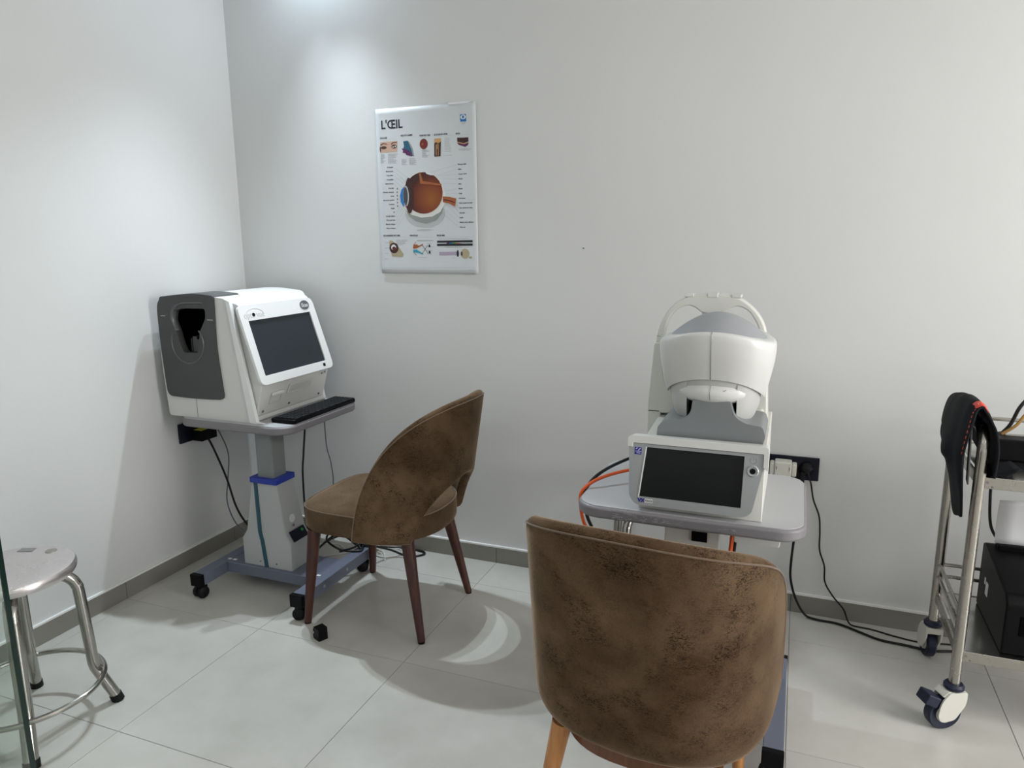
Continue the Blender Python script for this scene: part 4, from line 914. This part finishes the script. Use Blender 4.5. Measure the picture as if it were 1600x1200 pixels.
def cord(parent, label, pts, r, material, k=8):
    b = NB(); tube(b, pts, r, 8, smooth=k); o = obj('cord', b, material, parent, label=label)
    o.matrix_parent_inverse = (Matrix.Translation(parent.location) @ Matrix.Rotation(parent.rotation_euler.z, 4, 'Z')).inverted(); return o
cord(pl, 'thin black cord', [(2.500, -0.050, 0.568), (2.508, -0.046, 0.540), (2.515, -0.030, 0.515), (2.526, -0.028, 0.46), (2.549, -0.028, 0.40), (2.556, -0.028, 0.34), (2.560, -0.028, 0.27), (2.580, -0.028, 0.21), (2.586, -0.030, 0.15), (2.615, -0.030, 0.10), (2.655, -0.034, 0.055), (2.672, -0.045, 0.018), (2.69, -0.048, 0.004), (2.75, -0.052, 0.003), (2.83, -0.075, 0.003), (2.91, -0.085, 0.003), (3.05, -0.06, 0.003), (3.30, -0.08, 0.003)], 0.0030, 'cable_black')
cord(pl, 'thicker black cord', [(2.484, -0.042, 0.521), (2.476, -0.055, 0.44), (2.470, -0.10, 0.34), (2.466, -0.075, 0.24), (2.468, -0.042, 0.15), (2.490, -0.036, 0.07), (2.525, -0.045, 0.016), (2.565, -0.050, 0.005), (2.64, -0.055, 0.005), (2.71, -0.09, 0.005), (2.77, -0.120, 0.005), (2.85, -0.128, 0.005), (2.93, -0.135, 0.005), (3.05, -0.11, 0.005), (3.3, -0.16, 0.005)], 0.0045, 'cable_black')
# left wall socket with adapter box and yellow sticker
sl_ = thing('wall_socket', 'dark socket plate on the left wall under the table edge', 'socket', (0, -0.405, 0.589))
p_ = NB(); bx(p_, 0, 0.012, -0.078, 0.094, -0.043, 0.043); obj('plate', p_, 'socket_navy', sl_, bevel=0.003)
bxo = thing('adapter_box', 'black adapter box with a yellow sticker in the left wall socket', 'adapter', (0.0125, -0.372, 0.571))
p_ = NB(); bx(p_, 0, 0.052, -0.045, 0.045, -0.026, 0.022); obj('case', p_, 'black_plastic', bxo, bevel=0.003)
p_ = NB(); bx(p_, 0.004, 0.050, -0.042, 0.042, 0.0222, 0.0232); obj('sticker', p_, 'sticker_yellow', bxo, smooth=False)
cord(bxo, 'black cord', [(0.048, -0.395, 0.575), (0.075, -0.39, 0.55), (0.100, -0.375, 0.47), (0.130, -0.36, 0.36), (0.175, -0.37, 0.25), (0.245, -0.39, 0.185), (0.33, -0.40, 0.140), (0.378, -0.42, 0.120)], 0.0045, 'cable_black')
cord(bxo, 'slim grey cord', [(0.058, -0.330, 0.595), (0.085, -0.33, 0.56), (0.115, -0.325, 0.47), (0.115, -0.34, 0.36), (0.118, -0.36, 0.26), (0.165, -0.37, 0.17), (0.25, -0.38, 0.125), (0.33, -0.39, 0.109)], 0.0028, 'cable_grey')
# two cords dropping behind the mast
cord(cartA, 'black cord', [(0.545, -0.33, 0.662), (0.545, -0.34, 0.60), (0.556, -0.37, 0.52), (0.562, -0.39, 0.44), (0.572, -0.40, 0.25), (0.60, -0.40, 0.130)], 0.0040, 'cable_black')
cord(cartA, 'grey cord', [(0.59, -0.26, 0.662), (0.592, -0.262, 0.60), (0.602, -0.27, 0.53), (0.625, -0.28, 0.47), (0.638, -0.29, 0.38), (0.62, -0.30, 0.25), (0.63, -0.30, 0.130)], 0.0026, 'cable_grey')
# tangle of cords on the floor behind the H base
cord(cartA, 'black cord looping over the floor', [(0.628, -0.40, 0.135), (0.64, -0.33, 0.155), (0.66, -0.22, 0.17), (0.72, -0.20, 0.12), (0.77, -0.30, 0.112), (0.74, -0.26, 0.112), (0.80, -0.13, 0.04), (0.88, -0.10, 0.006), (0.93, -0.055, 0.005), (0.91, -0.028, 0.005), (0.83, -0.025, 0.005), (0.70, -0.05, 0.005)], 0.0048, 'cable_black')
cord(cartA, 'coiled black cord', [(0.58, -0.30, 0.110), (0.63, -0.24, 0.125), (0.72, -0.27, 0.110), (0.775, -0.31, 0.109), (0.70, -0.34, 0.110), (0.62, -0.33, 0.135), (0.60, -0.28, 0.15), (0.66, -0.24, 0.14), (0.74, -0.29, 0.118), (0.70, -0.36, 0.112)], 0.0046, 'cable_black')
cord(cartA, 'white cord', [(0.50, -0.25, 0.005), (0.60, -0.15, 0.005), (0.70, -0.10, 0.03), (0.73, -0.12, 0.12), (0.69, -0.17, 0.05), (0.72, -0.06, 0.004), (0.80, -0.04, 0.004), (0.83, -0.09, 0.004), (0.77, -0.14, 0.004), (0.70, -0.12, 0.008)], 0.0032, 'cable_white')
cord(cartA, 'small white cord loop', [(0.20, -0.22, 0.004), (0.19, -0.28, 0.10), (0.25, -0.33, 0.145), (0.28, -0.35, 0.12), (0.25, -0.35, 0.10), (0.23, -0.33, 0.13), (0.29, -0.36, 0.13), (0.36, -0.40, 0.108)], 0.0034, 'cable_white')
cord(cartA, 'white cord lying along the wall', [(0.42, -0.12, 0.004), (0.50, -0.09, 0.004), (0.58, -0.13, 0.004), (0.66, -0.08, 0.004), (0.74, -0.09, 0.004), (0.80, -0.17, 0.004)], 0.0032, 'cable_white')
cord(cartA, 'yellow cable end', [(0.205, -0.345, 0.004), (0.225, -0.35, 0.006), (0.25, -0.36, 0.005)], 0.005, 'sticker_yellow')
# loose black end cap on the floor
lc = thing('loose_end_cap', 'small black plastic rail end cap lying on the floor by the chair leg', 'plastic cap', (0.912, -0.797, 0), math.radians(-25))
c_ = NB(); prism(c_, [(-0.018, 0.0), (0.022, 0.0), (0.022, 0.046), (-0.014, 0.046), (-0.014, 0.038), (-0.020, 0.036), (-0.020, 0.029), (-0.012, 0.026), (-0.012, 0.020), (-0.020, 0.017), (-0.020, 0.009)], -0.018, 0.018, 'xz'); obj('cap_body', c_, 'black_plastic', lc, bevel=0.0015)
# cables of the right scanner
cord(oct_, 'black cable', [(2.066, -0.60, 0.735), (2.00, -0.60, 0.735), (1.945, -0.65, 0.720), (1.910, -0.74, 0.710), (1.893, -0.80, 0.690), (1.889, -0.82, 0.655), (1.900, -0.80, 0.58), (1.930, -0.74, 0.50), (2.02, -0.62, 0.44), (2.14, -0.60, 0.42)], 0.0050, 'cable_black')
cord(oct_, 'orange cable', [(2.066, -0.70, 0.728), (2.02, -0.72, 0.732), (1.965, -0.77, 0.728), (1.920, -0.82, 0.717), (1.893, -0.855, 0.695), (1.889, -0.86, 0.655), (1.896, -0.83, 0.58), (1.93, -0.78, 0.52), (2.02, -0.70, 0.47)], 0.0050, 'cable_orange')
cord(cartB, 'orange cable', [(2.300, -0.80, 0.662), (2.302, -0.805, 0.62), (2.300, -0.81, 0.56), (2.290, -0.80, 0.45), (2.270, -0.72, 0.30)], 0.0055, 'cable_orange')
cord(cartB, 'black cable', [(2.245, -0.82, 0.662), (2.262, -0.83, 0.642), (2.280, -0.83, 0.646), (2.310, -0.80, 0.640), (2.310, -0.795, 0.58), (2.302, -0.78, 0.48), (2.285, -0.70, 0.30)], 0.0045, 'cable_black')

# ================================================================== STEEL TROLLEY
tr = thing('steel_trolley', 'two-tier stainless steel trolley on white casters at the right edge', 'trolley', (2.915, -0.365, 0))
XL, YF, YB, XR = 0.0, -0.185, 0.185, 0.640     # posts, local
pr_ = 0.0150
def big_caster(x, y, ang, brake=True):
    c = bpy.data.objects.new('caster', None); C.objects.link(c); c.parent = tr; c.location = (x, y, 0); c.rotation_euler = (0, 0, ang)
    q = NB(); lathe(q, [(0, 0.122), (0.022, 0.122), (0.027, 0.126), (0.027, 0.134), (0.022, 0.140), (0, 0.140)], n=28); obj('swivel_ring', q, 'navy_rubber', c)
    f = NB(); prism(f, round_poly([(-0.026, 0.122), (0.026, 0.122), (0.026, 0.085), (-0.005, 0.036), (-0.045, 0.030), (-0.056, 0.050), (-0.050, 0.092)], [0.006, 0.006, 0.02, 0.012, 0.014, 0.02, 0.02], 5), -0.026, -0.020, 'xz')
    prism(f, round_poly([(-0.026, 0.122), (0.026, 0.122), (0.026, 0.085), (-0.005, 0.036), (-0.045, 0.030), (-0.056, 0.050), (-0.050, 0.092)], [0.006, 0.006, 0.02, 0.012, 0.014, 0.02, 0.02], 5), 0.020, 0.026, 'xz')
    prism(f, round_poly([(-0.030, 0.122), (0.026, 0.122), (0.026, 0.100), (-0.045, 0.108)], 0.005, 4), -0.0205, 0.0205, 'xz'); obj('fork', f, 'caster_white', c, bevel=0.002)
    wv = NB(); lathe(wv, [(0.026, -0.012), (0.046, -0.014), (0.050, -0.010), (0.050, 0.010), (0.046, 0.014), (0.026, 0.012)], n=36, mtx=Matrix.Translation((-0.026, 0, 0.050)) @ Matrix.Rotation(PI/2, 4, 'X')); obj('tyre', wv, 'navy_rubber', c)
    wv = NB(); lathe(wv, [(0, -0.0165), (0.026, -0.0165), (0.027, -0.012), (0.027, 0.012), (0.026, 0.0165), (0, 0.0165)], n=28, mtx=Matrix.Translation((-0.026, 0, 0.050)) @ Matrix.Rotation(PI/2, 4, 'X')); obj('hub', wv, 'caster_white', c)
    if brake:
        k = NB(); bx(k, -0.094, -0.052, -0.023, 0.023, 0.080, 0.112, rot('Y', 25, (-0.07, 0, 0.095))); obj('brake_pedal', k, 'navy_rubber', c, bevel=0.004)
for x, y, a in ((XL, YF, 0.45), (XL, YB, -PI / 2 + 0.15), (XR, YF, 0.3), (XR, YB, 1.2)): big_caster(x, y, a, brake=not (x == XL and y == YB))
# left and right end hoops: post, bent handle, post in one tube
for x in (XL, XR):
    b = NB(); hz = 0.885
    tube(b, [(x, YF, 0.139), (x, YF, 0.30), (x, YF, 0.55), (x, YF, 0.80), (x, YF + 0.002, 0.835), (x, YF + 0.012, 0.862), (x, YF + 0.035, 0.880), (x, YF + 0.065, hz), (x, 0, hz), (x, YB - 0.065, hz), (x, YB - 0.035, 0.880), (x, YB - 0.012, 0.862), (x, YB - 0.002, 0.835), (x, YB, 0.80), (x, YB, 0.55), (x, YB, 0.30), (x, YB, 0.139)], pr_, 16, smooth=3); obj('end_frame', b, 'steel_dull', tr)
def tray(z):
    t_ = NB(); bx(t_, XL + 0.012, XR - 0.012, YF + 0.002, YB - 0.002, z - 0.003, z); o = obj('shelf', t_, 'steel_sheet', tr, smooth=False)
    for y in (YF - 0.003, YB + 0.003):
        q = NB(); bx(q, XL + 0.011, XR - 0.011, y - 0.004, y + 0.004, z - 0.030, z + 0.002); obj('edge_rail', q, 'steel_dull', o, bevel=0.002)
    for x in (XL, XR):
        q = NB(); bx(q, x - 0.004, x + 0.004, YF + 0.012, YB - 0.012, z - 0.030, z + 0.002); obj('edge_rail', q, 'steel_dull', o, bevel=0.002)
    for y in (YF - 0.0075,):
        for u in (0.018, 0.030):
            q = NB(); cyl(q, (XL + u, y, z - 0.012 - (u - 0.018)), (XL + u, y - 0.001, z - 0.012 - (u - 0.018)), 0.003, n=10); obj('rivet', q, 'screw', o)
    return o
tray(0.757); tray(0.243)
for z0 in (0.243, 0.757):
    for dz in (0.058, 0.098) if z0 < 0.5 else (0.032, 0.082):
        q = NB(); tube(q, [(XL, YB, z0 + dz), (XR, YB, z0 + dz)], 0.006, 10); obj('guard_rail', q, 'steel_dull', tr)
        if z0 < 0.5:
            for x in (XL, XR): q = NB(); tube(q, [(x, YF, z0 + dz), (x, YB, z0 + dz)], 0.006, 10); obj('guard_rail', q, 'steel_dull', tr)
# printer on the lower shelf
pn = thing('printer', 'black office printer with a sheet of paper in its rear tray, on lower trolley shelf', 'printer', (3.205, -0.365, 0.2432))
p_ = NB(); prism(p_, round_poly([(-0.165, 0.0), (-0.165, 0.150), (-0.140, 0.172), (0.120, 0.215), (0.150, 0.205), (0.150, 0.0)], 0.008, 3), -0.185, 0.210, 'yz'); po = obj('case', p_, 'black_plastic', pn, bevel=0.008, seg=3)
p_ = NB(); bx(p_, -0.150, 0.175, -0.1668, -0.155, 0.060, 0.120); obj('output_slot', p_, 'cavity_black', po, bevel=0.003)
p_ = NB(); bx(p_, -0.160, 0.185, 0.085, 0.120, 0.205, 0.225); obj('rear_tray', p_, 'black_plastic', pn, bevel=0.004)
p_ = NB(); bx(p_, -0.1865, -0.184, 0.03, 0.055, 0.075, 0.115); bx(p_, -0.1865, -0.184, 0.065, 0.075, 0.10, 0.12); obj('side_label', p_, 'sticker_white', po, smooth=False)
p_ = NB(); bx(p_, -0.045, -0.005, -0.1690, -0.1672, 0.004, 0.022); bx(p_, -0.020, 0.00, -0.1690, -0.1672, 0.045, 0.055); obj('blue_tape', p_, 'blue_tape', po, smooth=False)
pa = NB(); g = []
for j in range(9):
    t = j / 8; g.append([pa.verts.new((-0.168 + 0.29 * i / 6, 0.098 + 0.030 * t - 0.03 * t * t + 0.004 * math.sin(i), 0.226 + 0.150 * t - (0.012 * (1 - i / 6) if j > 6 else 0))) for i in range(7)])
for j in range(8):
    for i in range(6): pa.faces.new((g[j][i], g[j][i + 1], g[j + 1][i + 1], g[j + 1][i]))
po2 = obj('paper', pa, 'paper', pn); po2['label'] = 'curled white sheet'; sd = po2.modifiers.new('s', 'SOLIDIFY'); sd.thickness = 0.001
# power brick, cables on the top shelf
pk = thing('power_brick', 'black power brick standing on the top trolley shelf behind the draped bag', 'power adapter', (3.030, -0.330, 0.7575))
p_ = NB(); bx(p_, -0.045, 0.055, -0.030, 0.030, 0.0, 0.062); obj('case', p_, 'black_plastic', pk, bevel=0.005, seg=3)
p_ = NB(); tube(p_, [(0.04, 0.0, 0.060), (0.06, -0.005, 0.070), (0.075, -0.012, 0.060), (0.090, -0.05, 0.03), (0.10, -0.07, 0.005), (0.16, -0.09, 0.005)], 0.004, 8, smooth=5); obj('lead', p_, 'cable_black', pk)
tb = thing('power_strip', 'black power strip lying on the top trolley shelf at the frame edge', 'power strip', (3.170, -0.335, 0.7575))
p_ = NB(); bx(p_, -0.070, 0.16, -0.028, 0.028, 0.0, 0.040); obj('case', p_, 'black_plastic', tb, bevel=0.005, seg=3)
cord(pk, 'black cable', [(3.015, -0.290, 0.822), (3.035, -0.285, 0.850), (3.055, -0.275, 0.900), (3.085, -0.265, 0.935), (3.125, -0.26, 0.945), (3.18, -0.26, 0.93), (3.23, -0.27, 0.86), (3.25, -0.29, 0.765)], 0.0052, 'cable_black')
cord(pk, 'ochre cable', [(3.012, -0.300, 0.821), (3.045, -0.300, 0.850), (3.068, -0.295, 0.885), (3.10, -0.29, 0.900), (3.15, -0.29, 0.90), (3.22, -0.30, 0.86), (3.26, -0.31, 0.765)], 0.0046, 'cable_ochre')
cord(pn, 'black cable', [(3.036, -0.230, 0.800), (3.034, -0.172, 0.792), (3.033, -0.166, 0.74), (3.032, -0.170, 0.66), (3.031, -0.185, 0.58), (3.036, -0.215, 0.50), (3.060, -0.262, 0.460)], 0.0045, 'cable_black')
# bag draped over the trolley handle
bg = thing('folded_bag', 'black soft bag with red label and red stitching draped over the trolley handle', 'bag', (2.915, -0.365, 0.885))
bag_keys = [  # distance along the handle, cross-section of the folded sheet from its left hem over the top to the right hem
    (-0.215, [(-0.052, -0.085), (-0.050, -0.060), (-0.046, -0.030), (-0.041, 0.005), (-0.036, 0.035), (-0.030, 0.060), (-0.018, 0.068), (-0.008, 0.055), (0.004, 0.034), (0.017, 0.008), (0.026, -0.025), (0.030, -0.060), (0.028, -0.100), (0.026, -0.120)]),
    (-0.165, [(-0.028, -0.255), (-0.034, -0.200), (-0.050, -0.130), (-0.058, -0.060), (-0.050, 0.015), (-0.040, 0.060), (-0.026, 0.076), (-0.010, 0.068), (0.006, 0.044), (0.020, 0.012), (0.031, -0.025), (0.036, -0.060), (0.034, -0.100), (0.034, -0.122)]),
    (-0.085, [(-0.030, -0.272), (-0.036, -0.215), (-0.062, -0.120), (-0.077, -0.088), (-0.062, -0.020), (-0.050, 0.040), (-0.036, 0.070), (-0.014, 0.070), (0.008, 0.048), (0.024, 0.014), (0.036, -0.025), (0.042, -0.060), (0.042, -0.100), (0.044, -0.122)]),
    (0.020, [(-0.040, -0.150), (-0.048, -0.120), (-0.060, -0.085), (-0.064, -0.060), (-0.056, -0.010), (-0.044, 0.036), (-0.030, 0.056), (-0.010, 0.056), (0.010, 0.040), (0.024, 0.010), (0.036, -0.025), (0.042, -0.060), (0.044, -0.100), (0.046, -0.122)]),
    (0.130, [(-0.036, -0.090), (-0.040, -0.075), (-0.046, -0.055), (-0.046, -0.035), (-0.042, 0.000), (-0.034, 0.026), (-0.022, 0.036), (-0.006, 0.036), (0.010, 0.026), (0.022, 0.006), (0.030, -0.020), (0.034, -0.050), (0.036, -0.080), (0.038, -0.100)])]
secs = []
for k in range(29):
    u = k / 28 * (len(bag_keys) - 1); i = min(int(u), len(bag_keys) - 2); t = u - i
    y = bag_keys[i][0] * (1 - t) + bag_keys[i + 1][0] * t; t2 = t * t * (3 - 2 * t)
    secs.append(smooth_path([Vector((a[0] * (1 - t2) + b_[0] * t2, y + 0.003 * math.sin(n_ * 1.3 + k * 0.4), a[1] * (1 - t2) + b_[1] * t2)) for n_, (a, b_) in enumerate(zip(bag_keys[i][1], bag_keys[i + 1][1]))], 4))
bm = NB(); loft(bm, [[tuple(p) for p in q] for q in secs], cap=False, closed=False)
bo = obj('flap', bm, 'bag_black', bg); sd = bo.modifiers.new('s', 'SOLIDIFY'); sd.thickness = 0.006; sd.offset = 0
# hanging pointed corner below, folded lining inside, tail on the shelf
bm = NB(); loft(bm, [[(-0.036 + 0.006 * t + 0.006 * s, -0.196 + 0.05 * t, 0.010 - 0.16 * s) for s in (0, 0.3, 0.6, 1.0)] for t in (0, 0.5, 1.0)], cap=False, closed=False); b3 = obj('lining', bm, 'bag_lining', bg); sd = b3.modifiers.new('s', 'SOLIDIFY'); sd.thickness = 0.004
bm = NB(); loft(bm, [[(0.024 + 0.014 * i, -0.178 + 0.11 * t, -0.1245 + 0.026 * (i / 5) ** 2 * (1 - 0.5 * t) + 0.004 * t) for i in range(6)] for t in (0, 0.25, 0.5, 0.75, 1.0)], cap=False, closed=False); b4 = obj('tail', bm, 'bag_black', bg); sd = b4.modifiers.new('s', 'SOLIDIFY'); sd.thickness = 0.004; sd.offset = 1
bm = NB(); sl0, sl1 = secs[1], secs[6]
loft(bm, [[tuple(Vector(sl[i]) * (1 - f) + Vector(sl2[i]) * f + Vector((0.001, -0.001, 0.0042))) for i in range(19, 31, 2)] for sl, sl2, f in ((secs[0], secs[1], 0.5), (secs[3], secs[3], 0), (secs[5], secs[5], 0))], cap=False, closed=False); b5 = obj('red_label', bm, 'red_label', bg); sd = b5.modifiers.new('s', 'SOLIDIFY'); sd.thickness = 0.0015; sd.offset = 1
obj('label_mark', text_bm('CR', 0.016, frame(Vector(secs[2][24]) + Vector((-0.008, -0.004, 0.0055)), (0.72, 0.1, -0.69), (0.2, 1, 0)), 0.0003, sx=0.9), 'sticker_white', b5, smooth=False)
ps = smooth_path([tuple(Vector(secs[1][i]) + Vector((-0.0045, -0.002, 0.0))) for i in (24, 19, 14, 9, 4)], 6)
bm = NB()
for i in range(0, len(ps) - 1, 2): tube(bm, [ps[i], ps[i + 1]], 0.0011, 5)
obj('red_stitching', bm, 'red_label', bg, kind='stuff')

bpy.context.view_layer.update()
